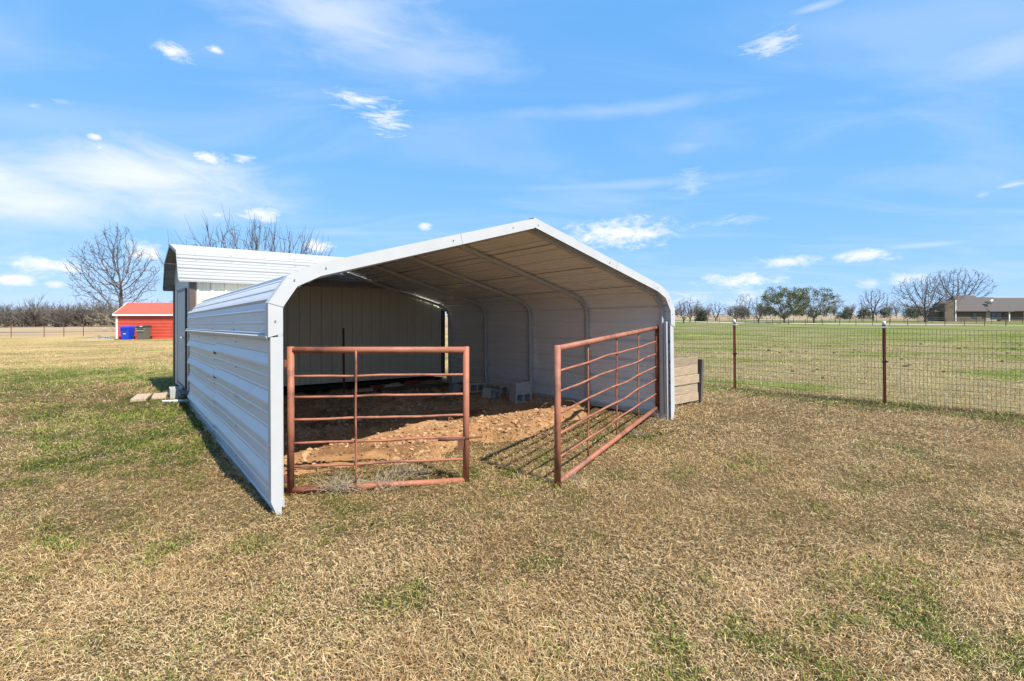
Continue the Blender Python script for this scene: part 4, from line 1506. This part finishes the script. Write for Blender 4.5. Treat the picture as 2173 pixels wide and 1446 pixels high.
# tall brick end wall with sloping top
x0, x1 = lx(2005), lx(2027)
v = [(x0, 0.0, 0), (x1, 0.0, 0), (x1, 0.0, hz(637)), (x0, 0.0, hz(644)), (x0, 3.2, 0), (x1, 3.2, 0), (x1, 3.2, hz(637)), (x0, 3.2, hz(644))]
MB().add(v, [(0, 1, 2, 3), (7, 6, 5, 4), (0, 4, 5, 1), (1, 5, 6, 2), (2, 6, 7, 3), (3, 7, 4, 0)]).build('chimney_wall', M['brick'], house)


def roof(x0, x1, ye, ze, yr, zr_, hip0=0.0, hip1=0.0):
    """x0, x1 are true along the eave; hip0 / hip1 draw the ridge ends in"""
    yb = yr + (yr - ye)
    v = [(x0, ye, ze), (x1, ye, ze), (x1 - hip1, yr, zr_), (x0 + hip0, yr, zr_), (x0 + hip0 * 0.9, yb, ze), (x1, yb, ze)]
    v += [(p[0], p[1], p[2] - 0.18) for p in v]
    f = [(0, 1, 2, 3), (3, 2, 5, 4), (0, 3, 4), (1, 5, 2), (6, 7, 1, 0), (7, 11, 5, 1), (11, 10, 4, 5), (10, 6, 0, 4), (6, 10, 11, 7)]
    return MB().add(v, f).build('roof', M['shingle'], house)


roof(lx(2027.2), lx(2106), -0.5, EV + 0.1, 5.0, hz(627.0, 5.0), hip0=lx(2023, 5) - lx(2027.2))
roof(lx(2094), lx(2146), -0.75, EV + 0.05, 4.6, hz(631.5, 4.6))
roof(lx(2141), lx(2225), 0.0, EV + 0.16, 5.0, hz(632.5, 5.0))
roof(lx(1982, 0.8), lx(2005) - 0.02, 0.8, EV + 0.0, 3.2, hz(648, 3.2), hip0=lx(1997, 3.2) - lx(1982, 0.8))
hbox('downspout', lx(2026.5), lx(2028.2), -0.16, -0.02, 0, hz(637), M['white'])
hbox('porch_post', lx(2138.5), lx(2140.5), -0.35, -0.12, 0, EV - 0.14, M['white'])
for (a, b, t, bt, y) in ((2064.5, 2075.5, 663.5, 676.5, 0.22), (2104, 2126.5, 662.8, 677, 0.12), (2142, 2150, 663.5, 668.5, 1.2)):
    w = hbox('window', lx(a), lx(b), y, y + 0.07, hz(bt), hz(t), M['frame'])
    nx = 2 if b - a > 15 else 1
    for k in range(nx):
        xa = lx(a) + 0.12 + k * (lx(b) - lx(a)) / nx
        xb = lx(a) - 0.12 + (k + 1) * (lx(b) - lx(a)) / nx
        hbox('pane', xa, xb, y - 0.012, y - 0.001, hz(bt) + (0.35 if b - a > 9 else 0.1), hz(t) - 0.12, M['glass'], w)
bx_ = MB().box((lx(2106), 1.2, hz(641.5)), (0.95, 0.5, 0.28)).box((lx(2105.5), 0.75, hz(644.8)), (0.9, 0.4, 0.22)).build('roof_vent', M['blacklid'], house)
ds = MB()
dn = Vector((-0.35, -0.8, 0.45)).normalized()
du = dn.orthogonal().normalized()
dw_ = dn.cross(du)
c0 = Vector((lx(2113.5), 1.0, hz(637.5)))
ring = []
for rr2, off2 in ((0.02, 0.0), (0.13, 0.013), (0.23, 0.04), (0.31, 0.08)):
    ring.append([c0 + dn * off2 + (du * math.cos(a) * 1.25 + dw_ * math.sin(a) * 0.8) * rr2 for a in [i * math.pi / 6 for i in range(12)]])
vv_ = [p for rg in ring for p in rg]
ds.add(vv_, [(i * 12 + k, i * 12 + (k + 1) % 12, (i + 1) * 12 + (k + 1) % 12, (i + 1) * 12 + k) for i in range(3) for k in range(12)])
dish = ds.build('satellite_dish', M['white'], house)
MB().tube([c0 - dn * 0.02, c0 + Vector((0, 0.3, -0.7))], 0.04, 6).build('dish_mast', M['galv'], dish)
slab('ground_post', (hx(2067), 104.0, g1(hx(2067), 104) + 0.3), (0.22, 0.22, 0.75), 0, M['white'], 'short white marker post on the grass before the house', 'post')


# ================================================================== trees
def branch_path(rnd, p, d, L, n, wig, trop):
    pts = [p.copy()]
    d = d.normalized()
    for i in range(n):
        d = (d + Vector((rnd.gauss(0, wig), rnd.gauss(0, wig), rnd.gauss(0, wig) + trop))).normalized()
        p = p + d * (L / n)
        pts.append(p.copy())
    return pts, d


def colonize(seed, crowns, nA, fork, step, up=0.12, kill=1.6, infl=7.0, seeds=None, iters=150, jit=0.09):
    """branches grow towards points spread through the crown"""
    rg = np.random.default_rng(seed)
    A = []
    for (c, r, share) in crowns:
        k = int(nA * share)
        p = rg.normal(0, 1, (k, 3))
        p /= np.linalg.norm(p, axis=1)[:, None]
        p *= rg.random((k, 1)) ** 0.42
        A.append(p * np.array(r) + np.array(c))
    A = np.concatenate(A)
    A = A[A[:, 2] > fork * 0.6]
    pos = [np.array([0.0, 0.0, 0.0])]
    par = [-1]
    nst = max(2, int(fork / step))
    for i in range(nst):
        pos.append(np.array([0.03 * math.sin(i * 1.3), 0.03 * math.cos(i), fork * (i + 1) / nst]))
        par.append(len(pos) - 2)
    if seeds:
        f_ = len(pos) - 1
        for (dx_, dy_, dz_, n_) in seeds:
            last = f_
            d_ = np.array([dx_, dy_, dz_])
            d_ = d_ / np.linalg.norm(d_)
            for k in range(n_):
                d_ = d_ + rg.normal(0, 0.06, 3) + np.array([0, 0, 0.04])
                d_ /= np.linalg.norm(d_)
                pos.append(pos[last] + d_ * step)
                par.append(last)
                last = len(pos) - 1
    near_d = np.full(len(A), 1e9)
    near_i = np.zeros(len(A), int)
    done = 0
    nk = {}
    for it in range(iters):
        for j in range(done, len(pos)):
            dj = np.linalg.norm(A - pos[j], axis=1)
            m_ = dj < near_d
            near_d[m_] = dj[m_]
            near_i[m_] = j
        done = len(pos)
        keep = near_d > kill * step
        A, near_d, near_i = A[keep], near_d[keep], near_i[keep]
        if len(A) == 0:
            break
        act = near_d < infl * step if it > 3 else near_d < 1e8
        if not act.any():
            act = near_d < near_d.min() * 1.3
        acc = {}
        for j, a in zip(near_i[act], A[act]):
            d_ = a - pos[j]
            acc[j] = acc.get(j, 0) + d_ / np.linalg.norm(d_)
        if len(pos) > 5200:
            break
        for j, d_ in acc.items():
            nk[j] = nk.get(j, 0) + 1
            if nk[j] > 3 or np.linalg.norm(d_) < 0.05:
                near_d[near_i == j] = 0.0          # nothing more to reach from here
                continue
            d_ = d_ / (np.linalg.norm(d_) + 1e-9)
            gp_ = pos[j] - pos[par[j]] if par[j] >= 0 else np.array([0, 0, 1.0])
            gp_ = gp_ / (np.linalg.norm(gp_) + 1e-9)
            d_ = d_ + 0.55 * gp_ + np.array([0, 0, up]) + rg.normal(0, jit, 3)
            d_ /= np.linalg.norm(d_)
            pos.append(pos[j] + d_ * step)
            par.append(j)
    return np.array(pos), par


def tree_mesh(pos, par, rt, e=2.35, sides=(8, 5, 3), cut=0.0, smooth_it=1):
    n = len(pos)
    kids = [[] for _ in range(n)]
    for i in range(1, n):
        kids[par[i]].append(i)
    r = np.zeros(n)
    for i in range(n - 1, -1, -1):
        r[i] = rt if not kids[i] else sum(r[k] ** e for k in kids[i]) ** (1 / e)
    trunk, crown = MB(), MB()
    tips = [i for i in range(n) if not kids[i]]
    stack = [(0, None)]
    while stack:
        i, p = stack.pop()
        ch, rad = [], []
        if p is not None:
            ch.append(pos[p])
            rad.append(min(r[p], r[i] * 1.15))
        j = i
        while True:
            ch.append(pos[j])
            rad.append(r[j])
            if not kids[j]:
                break
            ks = sorted(kids[j], key=lambda q: -r[q])
            for k in ks[1:]:
                stack.append((k, j))
            j = ks[0]
        if len(ch) < 2:
            continue
        big = max(rad)
        sd_ = sides[0] if big > 12 * rt else (sides[1] if big > 5 * rt else sides[2])
        if p is None:
            rad[0] *= 1.35
            cutn = 2
            while cutn < len(ch) - 1 and rad[cutn] > 0.92 * rad[1]:
                cutn += 1
            trunk.tube([Vector(q) for q in ch[:cutn + 1]], rad[:cutn + 1], sides[0], cap=False)
            ch, rad = ch[cutn:], rad[cutn:]
            if len(ch) < 2:
                continue
        crown.tube([Vector(q) for q in ch], rad, sd_, cap=False)
    return trunk, crown, tips, r, kids


def bare_tree(name, x, y, crowns, nA, fork, step, rt, seed, label, group='bare winter trees', twigs=2, twl=1.6, sink=0.1, whips=0, whipl=1.0, seeds=None, up=0.12, mt=None, **kw):
    root = empty(name, (x, y, g1(x, y) - sink))
    tag(root, label, 'tree', group)
    pos, par = colonize(seed, crowns, nA, fork, step, up=up, seeds=seeds, **kw)
    trunk, crown, tips, r, kids = tree_mesh(pos, par, rt)
    rnd = random.Random(seed)
    thin = [i for i in range(len(pos)) if r[i] < 4.5 * rt and pos[i][2] > fork * 1.1]
    cen = pos[thin].mean(0)
    for i in thin:
        for k in range(twigs):
            if rnd.random() < 0.45:
                continue
            d_ = Vector(pos[i] - pos[par[i]]).normalized()
            d_ = (d_ + Vector((rnd.gauss(0, .55), rnd.gauss(0, .55), rnd.gauss(0.12, .45)))).normalized()
            L = step * twl * rnd.uniform(0.4, 1.1)
            p_ = Vector(pos[i])
            m_ = p_ + d_ * L * 0.5
            e_ = m_ + (d_ + Vector((rnd.gauss(0, .3), rnd.gauss(0, .3), 0.2))).normalized() * L * 0.5
            crown.tube([p_, m_, e_], [rt * 0.85, rt * 0.7, rt * 0.4], 3, cap=False)
    for k in range(whips):
        i = rnd.choice(thin)
        p_ = Vector(pos[i])
        d_ = (p_ - Vector((0, 0, fork))).normalized() + Vector((rnd.gauss(0, .25), rnd.gauss(0, .25), rnd.uniform(0.1, 0.7)))
        pts, _ = branch_path(rnd, p_, d_, whipl * rnd.uniform(0.5, 1.2), 5, 0.10, 0.10)
        crown.tube(pts, [rt * 1.3, rt * 1.1, rt, rt * 0.8, rt * 0.6, rt * 0.35], 3, cap=False)
    trunk.build('trunk', M['bark'], root, smooth=True)
    crown.build('crown', mt or M['twig'], root, smooth=True)
    return root, pos, thin


def ring(n, lean, k, rot=0.0):
    return [(math.cos(rot + 2 * math.pi * i / n) * math.sin(lean), math.sin(rot + 2 * math.pi * i / n) * math.sin(lean), math.cos(lean), k) for i in range(n)]


bare_tree('bare_tree', -37.2, 46, [((-0.6, 0, 6.2), (4.0, 3.4, 3.6), 0.75), ((-0.4, 0, 8.6), (1.9, 1.8, 2.5), 0.35)], 1900, 1.3, 0.27, 0.0145, 5, 'tall bare tree with upright limbs behind the red shed',
          seeds=[(0, 0, 1, 14)] + ring(4, 0.55, 8, 0.4), up=0.32, twigs=2, twl=2.0)
bare_tree('bare_tree', -10.3, 19.2, [((0, 0, 3.45), (3.1, 2.4, 2.0), 1.0)], 1900, 0.5, 0.18, 0.0072, 12, 'bare shrubby tree with whippy shoots rising behind the gambrel shed',
          seeds=ring(6, 0.55, 6), up=0.25, twigs=1, twl=1.8, whips=520, whipl=0.9)
bare_tree('bare_tree', -55.3, 48, [((0, 0, 6.0), (3.4, 3.0, 3.6), 1.0)], 420, 1.6, 0.36, 0.012, 21, 'bare tree whose branch tips reach in at the left edge', up=0.2)
bare_tree('bare_tree', -46.5, 58, [((0, 0, 1.9), (5.0, 3, 1.9), 1.0)], 420, 0.4, 0.30, 0.014, 33, 'low pale bare brush tree left of the red shed', seeds=ring(6, 0.9, 5), up=0.0, mt=M['drytuft'])
TR = [(41.2, 112, 6.0, 3.0, 'bare spreading tree by the carport corner, first along the far fence'),
      (36.9, 104, 5.2, 2.0, 'bare tree half hidden behind the right edge of the carport'),
      (50.5, 120, 4.9, 3.3, 'rounded low bare tree, second of the row past the carport'),
      (54.6, 118, 4.0, 2.4, 'rounded low bare tree, third of the row past the carport'),
      (69.5, 145, 8.2, 3.0, 'slim bare tree standing left of the green oaks'),
      (57.0, 112, 4.9, 2.8, 'small dark bare tree just left of the green oaks')]
for i, (x, y, H, wr_, lab) in enumerate(TR):
    bare_tree('bare_tree', x, y, [((0, 0, H * 0.58), (wr_, wr_, H * 0.44), 1.0)], 520, H * 0.14, 0.28, 0.022, 100 + i, lab, seeds=ring(4, 0.6, 3, i), up=0.12)
bare_tree('bare_tree', 88.0, 118, [((0, 0, 5.3), (3.3, 3.3, 2.9), 1.0)], 750, 1.7, 0.30, 0.024, 141, 'vase-shaped bare tree standing alone left of the house', seeds=ring(4, 0.38, 6, 0.5), up=0.15, twigs=1)
bare_tree('bare_tree', 95.7, 112, [((0, 0, 6.4), (7.3, 6.5, 4.9), 1.0)], 1700, 0.9, 0.40, 0.025, 152, 'broad bare tree with a forked trunk at the end of the house', seeds=ring(5, 0.55, 8, 0.2), up=0.12, twigs=1, twl=1.9)
bare_tree('bare_tree', 129.5, 141, [((0, 0, 9.6), (9.0, 8.0, 5.8), 1.0)], 1700, 3.0, 0.48, 0.028, 166, 'tall broad bare tree rising behind the house roof', seeds=ring(5, 0.6, 8, 0.7), up=0.12, twigs=1, twl=1.9)


def leaf_cloud(name, centers, rad, n, size, m, parent, seed, flat=0.7):
    rg = np.random.default_rng(seed)
    k = len(centers)
    c = np.array(centers)[rg.integers(0, k, n)]
    p = c + rg.normal(0, 1, (n, 3)) * np.array([rad, rad, rad * flat])
    u = rg.normal(0, 1, (n, 3))
    u /= np.linalg.norm(u, axis=1)[:, None]
    w = np.cross(u, rg.normal(0, 1, (n, 3)))
    w /= np.linalg.norm(w, axis=1)[:, None]
    s = size * (0.6 + 0.8 * rg.random((n, 1)))
    v = np.stack([p - u * s, p + w * s * 0.55, p + u * s, p - w * s * 0.55], 1)
    f = np.arange(n * 4).reshape(n, 4)
    return obj(name, np_mesh(name, v.reshape(-1, 3), f, 4, smooth=False), m, parent)


for (x, y, H, wr_, sd, lab) in ((59.6, 106, 8.3, 5.3, 203, 'dense green live oak, the left one of the pair'), (68.6, 110, 8.3, 5.7, 217, 'thinner green live oak, the right one of the pair')):
    root, pos, thin = bare_tree('oak_tree', x, y, [((0, 0, H * 0.56), (wr_, wr_, H * 0.45), 1.0)], 620, 1.1, 0.38, 0.02, sd, lab, group='green oaks beyond the pasture', seeds=ring(6, 0.8, 6, 0.3), up=0.08, twigs=1)
    rr4 = random.Random(sd)
    clumps = [pos[i] for i in thin if np.linalg.norm((pos[i] - np.array([0, 0, H * 0.5])) / np.array([wr_, wr_, H * 0.5])) > 0.55 and rr4.random() < 0.8]
    leaf_cloud('leaves', clumps, 0.30, 13000 if sd == 203 else 8000, 0.105, M['oakleaf'], root, sd, 0.7)


def shrub(name, x, y, H, Wd, seed, label, m=None, n=2600):
    rg = np.random.default_rng(seed)
    root = empty(name, (x, y, g1(x, y)))
    tag(root, label, 'shrub', 'dark evergreen shrubs on the skyline')
    MB().tube([(0, 0, -0.1), (0.05, 0, H * 0.35), (0, 0.05, H * 0.75)], [0.12, 0.09, 0.04], 6).build('trunk', M['bark'], root)
    k = 40
    th = rg.uniform(0, 6.28, k)
    rr3 = np.sqrt(rg.random(k)) * Wd * 0.40
    zz = H * (0.12 + 0.75 * rg.random(k)) * (1 - 0.55 * (rr3 / (Wd * 0.4)) ** 2)
    leaf_cloud('foliage', np.stack([rr3 * np.cos(th), rr3 * np.sin(th), zz], -1), Wd * 0.085, n, 0.13, m or M['cedar'], root, seed, 0.9)


for i, (x, y, H, Wd, lab) in enumerate([(46.4, 119, 2.9, 3.4, 'dark olive shrub beside the bare tree nearest the carport'), (75.8, 160, 5.0, 5.6, 'dark cedar left of the slim bare tree'),
                                        (101.5, 148, 4.4, 4.8, 'dark cedar at the right foot of the green oaks'), (109.0, 150, 3.8, 5.2, 'dark cedar behind the vase-shaped bare tree'),
                                        (150, 195, 5.2, 5.2, 'dark round cedar on the skyline, left of two near the house'), (160.5, 195, 4.6, 5.8, 'dark round cedar on the skyline, beside the other one near the house'),
                                        (133, 160, 4.4, 9.0, 'wide dark cedar clump just left of the broad bare tree')]):
    shrub('cedar_shrub', x, y, H, Wd, 300 + i, lab)
brush = MB()
rb_ = random.Random(5)
for k in range(70):
    p = Vector((rb_.gauss(0, 0.9), rb_.gauss(0, 0.4), 0.1))
    d = Vector((rb_.gauss(0, 1), rb_.gauss(0, 1), abs(rb_.gauss(0.2, 0.5))))
    pts, _ = branch_path(rb_, p, d, rb_.uniform(0.6, 1.6), 3, 0.2, 0)
    brush.tube(pts, [0.04, 0.03, 0.02, 0.012], 3, cap=False)
bo = brush.build('brush_pile', M['concrete'], None, (74.5, 112, g1(74.5, 112)))
tag(bo, 'pale brush pile at the foot of the right green oak', 'brush pile')

# utility poles far away
for i, (x, y, H, lab) in enumerate([(91.0, 126.0, 4.6, 'thin utility pole left of the vase-shaped bare tree'), (141.0, 182.0, 9.0, 'thin utility pole on the skyline, left of the broad bare tree'), (62.7, 124.0, 6.0, 'thin utility pole at the left flank of the green oaks')]):
    up_ = empty('utility_pole', (x, y, g1(x, y)))
    tag(up_, lab, 'pole', 'utility poles on the skyline')
    MB().tube([(0, 0, 0), (0, 0, H)], [0.09, 0.06], 8).build('pole', M['bark'], up_)
    MB().box((0, 0, H - 0.25), (0.5, 0.06, 0.08)).build('cross_arm', M['bark'], up_)


# woods on the skyline: one mass each
def woods(name, spots, label, seed, hmin, hmax, m):
    rg = random.Random(seed)
    mb = MB()
    for (x, y) in spots:
        H = rg.uniform(hmin, hmax) * (1.35 if rg.random() < 0.06 else 1)
        z = g1(x, y)
        w = H * rg.uniform(0.38, 0.55)
        base = Vector((x, y, z - 0.2))
        mb.tube([base, base + Vector((rg.gauss(0, .2), 0, H * 0.5))], [0.22, 0.12], 4, cap=False)
        for k in range(50):
            t = rg.uniform(0.0, 0.7)
            a = rg.uniform(0, 6.28)
            e = rg.uniform(0.15, 1.25)
            p = base + Vector((0, 0, H * t * 0.7))
            d = Vector((math.cos(a) * math.cos(e), math.sin(a) * math.cos(e), math.sin(e)))
            L = w * rg.uniform(0.5, 1.05) * (1.0 if t > 0.15 else 0.8)
            q = p + d * L * 0.55
            q2 = q + (d + Vector((0, 0, 0.45))).normalized() * L * 0.6
            mb.tube([p, q, q2], [0.12, 0.085, 0.04], 3, cap=False)
            for j in range(3):
                d2 = (d + Vector((rg.gauss(0, .7), rg.gauss(0, .7), rg.gauss(0.3, .5)))).normalized()
                mb.tube([q.lerp(q2, rg.random()), q2.lerp(q, rg.random()) + d2 * L * 0.42], [0.065, 0.03], 3, cap=False)
    return tag(mb.build(name, m, None), label, 'woods', kind='stuff')


rw = random.Random(77)
sp = []
for k in range(330):
    t = rw.random()
    sp.append((-272 + 205 * t + rw.uniform(-6, 6), 186 + 40 * t + rw.uniform(0, 30)))
woods('woodland', sp, 'grey-brown leafless wood along the far edge of the left field', 3, 7.5, 12.0, M['wood_far'])
sp = []
for k in range(100):
    t = rw.random()
    sp.append((95 + 420 * t, 370 + rw.uniform(0, 70) - 20 * t))
woods('woodland', sp, 'thin grey line of leafless wood on the right skyline', 4, 7.0, 12.5, M['wood_far'])
sp = []
for k in range(40):
    t = rw.random()
    sp.append((-75 + 160 * t, 250 + rw.uniform(0, 60)))
woods('woodland', sp, 'leafless wood on the skyline behind the sheds', 6, 6, 10, M['wood_far'])

# ================================================================== dead weeds, leaves, clods of the pasture


def tuft(x, y, n, L, spread, seed, label, lift=0.0, lean=(0, 0), m=None):
    rg = random.Random(seed)
    mb = MB()
    for k in range(n):
        p = Vector((rg.gauss(0, spread), rg.gauss(0, spread * 0.6), -0.01))
        d = Vector((rg.gauss(lean[0], 0.6), rg.gauss(lean[1], 0.6), rg.uniform(0.25, 1.1)))
        pts, _ = branch_path(rg, p, d, L * rg.uniform(0.45, 1.15), 4, 0.22, -0.22)
        r0 = rg.uniform(0.0014, 0.0026)
        mb.tube(pts, [r0, r0, r0 * 0.9, r0 * 0.7, r0 * 0.3], 3, cap=False)
    o = mb.build('dry_grass_tuft', m or M['drytuft'], None, (x, y, floor_z(x, y) + lift))
    return tag(o, label, 'dry grass', 'dry grass tufts around the gates')


tuft(-1.52, 4.28, 190, 0.19, 0.075, 1, 'pale dry grass tuft hanging over the bottom rail of the small gate', 0.06)
tuft(-1.18, 4.40, 160, 0.17, 0.075, 2, 'greyish dry grass tuft beside the upright rod of the small gate', 0.03)
tuft(-1.02, 4.72, 160, 0.17, 0.09, 3, 'greyish dry grass tuft behind the bars of the small gate', 0.02)
tuft(0.62, 8.15, 26, 0.62, 0.08, 4, 'long dry stems leaning on the dirt by the stacked blocks', 0.02, (-0.5, 0.1))
tuft(2.18, 7.22, 60, 0.22, 0.08, 5, 'dry weeds at the foot of the right front leg', 0.0)
tuft(1.62, 6.30, 90, 0.2, 0.09, 6, 'straw heap in front of the hinge end of the long gate', 0.0, (0.4, -0.2))
tuft(0.56, 4.52, 90, 0.13, 0.05, 7, 'dry grass over the near end of the long gate rail', 0.0)

# dead leaves, far too many to count
NL = 900
a_ = rng.uniform(0.2, CW - 0.3, NL)
v_ = np.where(rng.random(NL) < 0.8, rng.normal(0.7, 1.0, NL), rng.uniform(-3.5, 0.5, NL))
xl, yl = CX0 + a_ * cc - v_ * cs, CY0 + a_ * cs + v_ * cc
zl = np.maximum(gz(xl, yl), dirt_height(xl, yl)) + 0.012
uu = rng.normal(0, 1, (NL, 3)) * np.array([1, 1, 0.45])
uu /= np.linalg.norm(uu, axis=1)[:, None]
ww = np.cross(uu, np.array([0, 0, 1]) + rng.normal(0, 0.4, (NL, 3)))
ww /= np.linalg.norm(ww, axis=1)[:, None]
sl = 0.016 + 0.022 * rng.random((NL, 1)) ** 2
pl3 = np.stack([xl, yl, zl], -1)
lv = np.stack([pl3 - uu * sl, pl3 + ww * sl * 0.5 + np.array([0, 0, 0.006]), pl3 + uu * sl, pl3 - ww * sl * 0.5 + np.array([0, 0, 0.008])], 1)
lfc = np.concatenate([np.arange(NL * 4).reshape(NL, 4)[:, [0, 1, 2]], np.arange(NL * 4).reshape(NL, 4)[:, [0, 2, 3]]])
tag(obj('fallen_leaves', np_mesh('fallen_leaves', lv.reshape(-1, 3), lfc, 3, smooth=False), M['deadleaf']), 'brown dead leaves scattered on the dirt and grass of the carport', 'leaves', kind='stuff')

NM = 230
fsid = rng.uniform(1.0, 24, NM) ** 1.0
al = rng.uniform(-6, 26, NM)
xm = 4.66 + fd.x * al * 0.4 + 0.656 * fsid + al * 0.5
ym = 10.115 + fd.y * al * 0.4 + 0.754 * fsid + al * 0.15
ok = (fence_side(xm, ym) > 0.6) & (fbm(xm * 0.35, ym * 0.35, 2, 5, 5) > 0.42)
xm, ym = xm[ok], ym[ok]
szm = 0.025 + 0.07 * rng.random(len(xm)) ** 2
M['manure2'] = M['manure']
tag(obj('manure_clods', clod_mesh('manure_clods', xm, ym, gz(xm, ym) + 0.015, szm, np.tile(np.array([[0.05, 0.04, 0.03]]), (len(xm), 1)), 0.5), M['manure']),
    'dark clods scattered over the pasture beyond the wire fence', 'clods', kind='stuff')

# ================================================================== grass


def blades(name, N, ymin, ymax, halfang, dens_pow, seed, label):
    rg = np.random.default_rng(seed)
    # depth with density falling off with distance
    y = np.linspace(ymin, ymax, 4000)
    pdf = (2 * (halfang * y + 0.9)) * np.minimum(1, (2.6 / y) ** dens_pow)
    cdf = np.cumsum(pdf)
    cdf /= cdf[-1]
    Y = np.interp(rg.random(N), cdf, y)
    X = (rg.random(N) * 2 - 1) * (halfang * Y + 0.9)
    dm = dirt_mask(X, Y)
    a, v = to_car(X, Y)
    inside = (a > 0.03) & (a < CW - 0.03) & (v > 0.9) & (v < 6.6)
    wall = (v > -0.02) & (v < CL) & ((np.abs(a - 0.03) < 0.05) | (np.abs(a - CW + 0.03) < 0.05))
    ss, dd = (X - SHX) * su + (Y - SHY) * sw, -(X - SHX) * sw + (Y - SHY) * su
    inshed = (ss > 0.1) & (ss < SL + 0.1) & (dd > 0.0) & (dd < SD + 0.2)
    bare = sstep(0.60, 0.72, fbm(X * 1.1, Y * 1.1, 4, 90, 33)) * 0.2 + 0.85 * np.exp(-((X - 7.1) / 0.55) ** 2 - ((Y - 7.92) / 0.16) ** 2) + 0.6 * np.exp(-((X + 7.6) / 1.3) ** 2 - ((Y - 5.9) / 0.2) ** 2)
    pav = (np.hypot((X + 6.9) / 0.28, (Y - 9.1) / 0.36) < 1)
    keep = (rg.random(N) > np.clip(dm * 1.15, 0, 0.985)) & (~wall) & (~inshed) & (rg.random(N) > bare) & ~((inside) & (rg.random(N) < 0.93)) & ~pav
    X, Y = X[keep], Y[keep]
    n = len(X)
    g = greenness(X, Y)
    tall = fbm(X * 2.3, Y * 2.3, 3, 23, 5)
    isg = rg.random(n) < np.clip(g * np.where(X < -2.5, 1.05, 0.80), 0, np.where(X < -2.5, 0.85, 0.66))
    grow_ = np.maximum(1.0, Y / 4.2)
    L = (0.018 + 0.046 * rg.random(n) ** 2.0) * (0.7 + 0.7 * tall) * np.minimum(grow_, 2.6) ** 0.55
    L = L * (0.90 + 0.30 * sstep(0.35, 0.7, tall))
    L = np.where(isg, L * 0.9, L)
    stalk = rg.random(n) < 0.012
    L = np.where(stalk, L * 2.0 + 0.02, L)
    wd = (0.0015 + 0.0016 * rg.random(n)) * np.minimum(grow_, 5) ** 0.85
    # heading follows a slow swirl plus scatter
    flow = fbm(X * 0.7, Y * 0.7, 2, 15, 15) * 9.0
    th = flow + rg.normal(0, 1.7, n)
    elv = np.where(isg, rg.uniform(0.4, 1.3, n), np.abs(rg.normal(0.26, 0.42, n)))
    elv = np.clip(elv, 0.03, 1.4)
    ch, shh = np.cos(th), np.sin(th)
    ce, se = np.cos(elv), np.sin(elv)
    d = np.stack([ch * ce, shh * ce, se], -1)
    sd_ = np.stack([-shh, ch, rg.normal(0, 0.35, n)], -1)
    Z = gz(X, Y)
    Z = np.where(dirt_mask(X, Y) > 0.2, np.maximum(Z, dirt_height(X, Y)), Z)
    base = np.stack([X, Y, Z + rg.uniform(-0.004, 0.026, n) * (0.4 + 1.1 * tall)], -1)
    bend = rg.normal(0, 0.28, (n, 1)) * sd_ * L[:, None]
    bend[:, 2] = -np.abs(rg.normal(0.14, 0.12, n)) * L * (elv > 0.25)
    mid = base + d * (L * 0.55)[:, None] - bend * 0.15 + np.array([0, 0, 1]) * (0.10 * L * (elv < 0.5))[:, None]
    tip = base + d * L[:, None] + bend
    w3 = sd_ * wd[:, None] * 0.5
    V = np.stack([base, mid + w3, tip, mid - w3], 1).reshape(-1, 3)
    b0 = (np.arange(n) * 4)[:, None]
    F = np.concatenate([b0 + np.array([[0, 1, 3]]), b0 + np.array([[1, 2, 3]])])
    # colours of the blades themselves
    r1 = rg.random((n, 1))
    patch = fbm(X * 1.3, Y * 1.3, 3, 6, 66)[:, None]
    pale = np.array([0.68, 0.505, 0.275])
    strw = np.array([0.52, 0.335, 0.145])
    brn = np.array([0.34, 0.180, 0.070])
    mixv = np.clip(r1 * 1.2 + (patch - 0.5) * 0.6, 0, 1)
    col = np.where(mixv < 0.5, brn + (strw - brn) * mixv * 2, strw + (pale - strw) * (mixv * 2 - 1))
    gr1 = np.array([0.115, 0.185, 0.020])
    gr2 = np.array([0.31, 0.335, 0.05])
    gcol = gr1 + (gr2 - gr1) * rg.random((n, 1))
    col = np.where(isg[:, None], gcol, col)
    # the lawn near the pasture and in the pasture is greener-grey
    col = col * (0.70 + 0.55 * rg.random((n, 1)))
    me = np_mesh(name, V, F, 3, np.repeat(col, 4, 0), smooth=True)
    return tag(obj(name, me, M['blade']), label, 'grass', kind='stuff')


M['blade'] = mat('grass_blade', (0.94, 0.94, 0.94), 0.75, attr='tint', col2=(1.04, 1.04, 1.04), nscale=4, namt=0.4, spec=0.2)
blades('grass', 1060000, 1.55, 46.0, 1.28, 2.0, 1, 'dry straw-coloured winter lawn with patches of green blades')
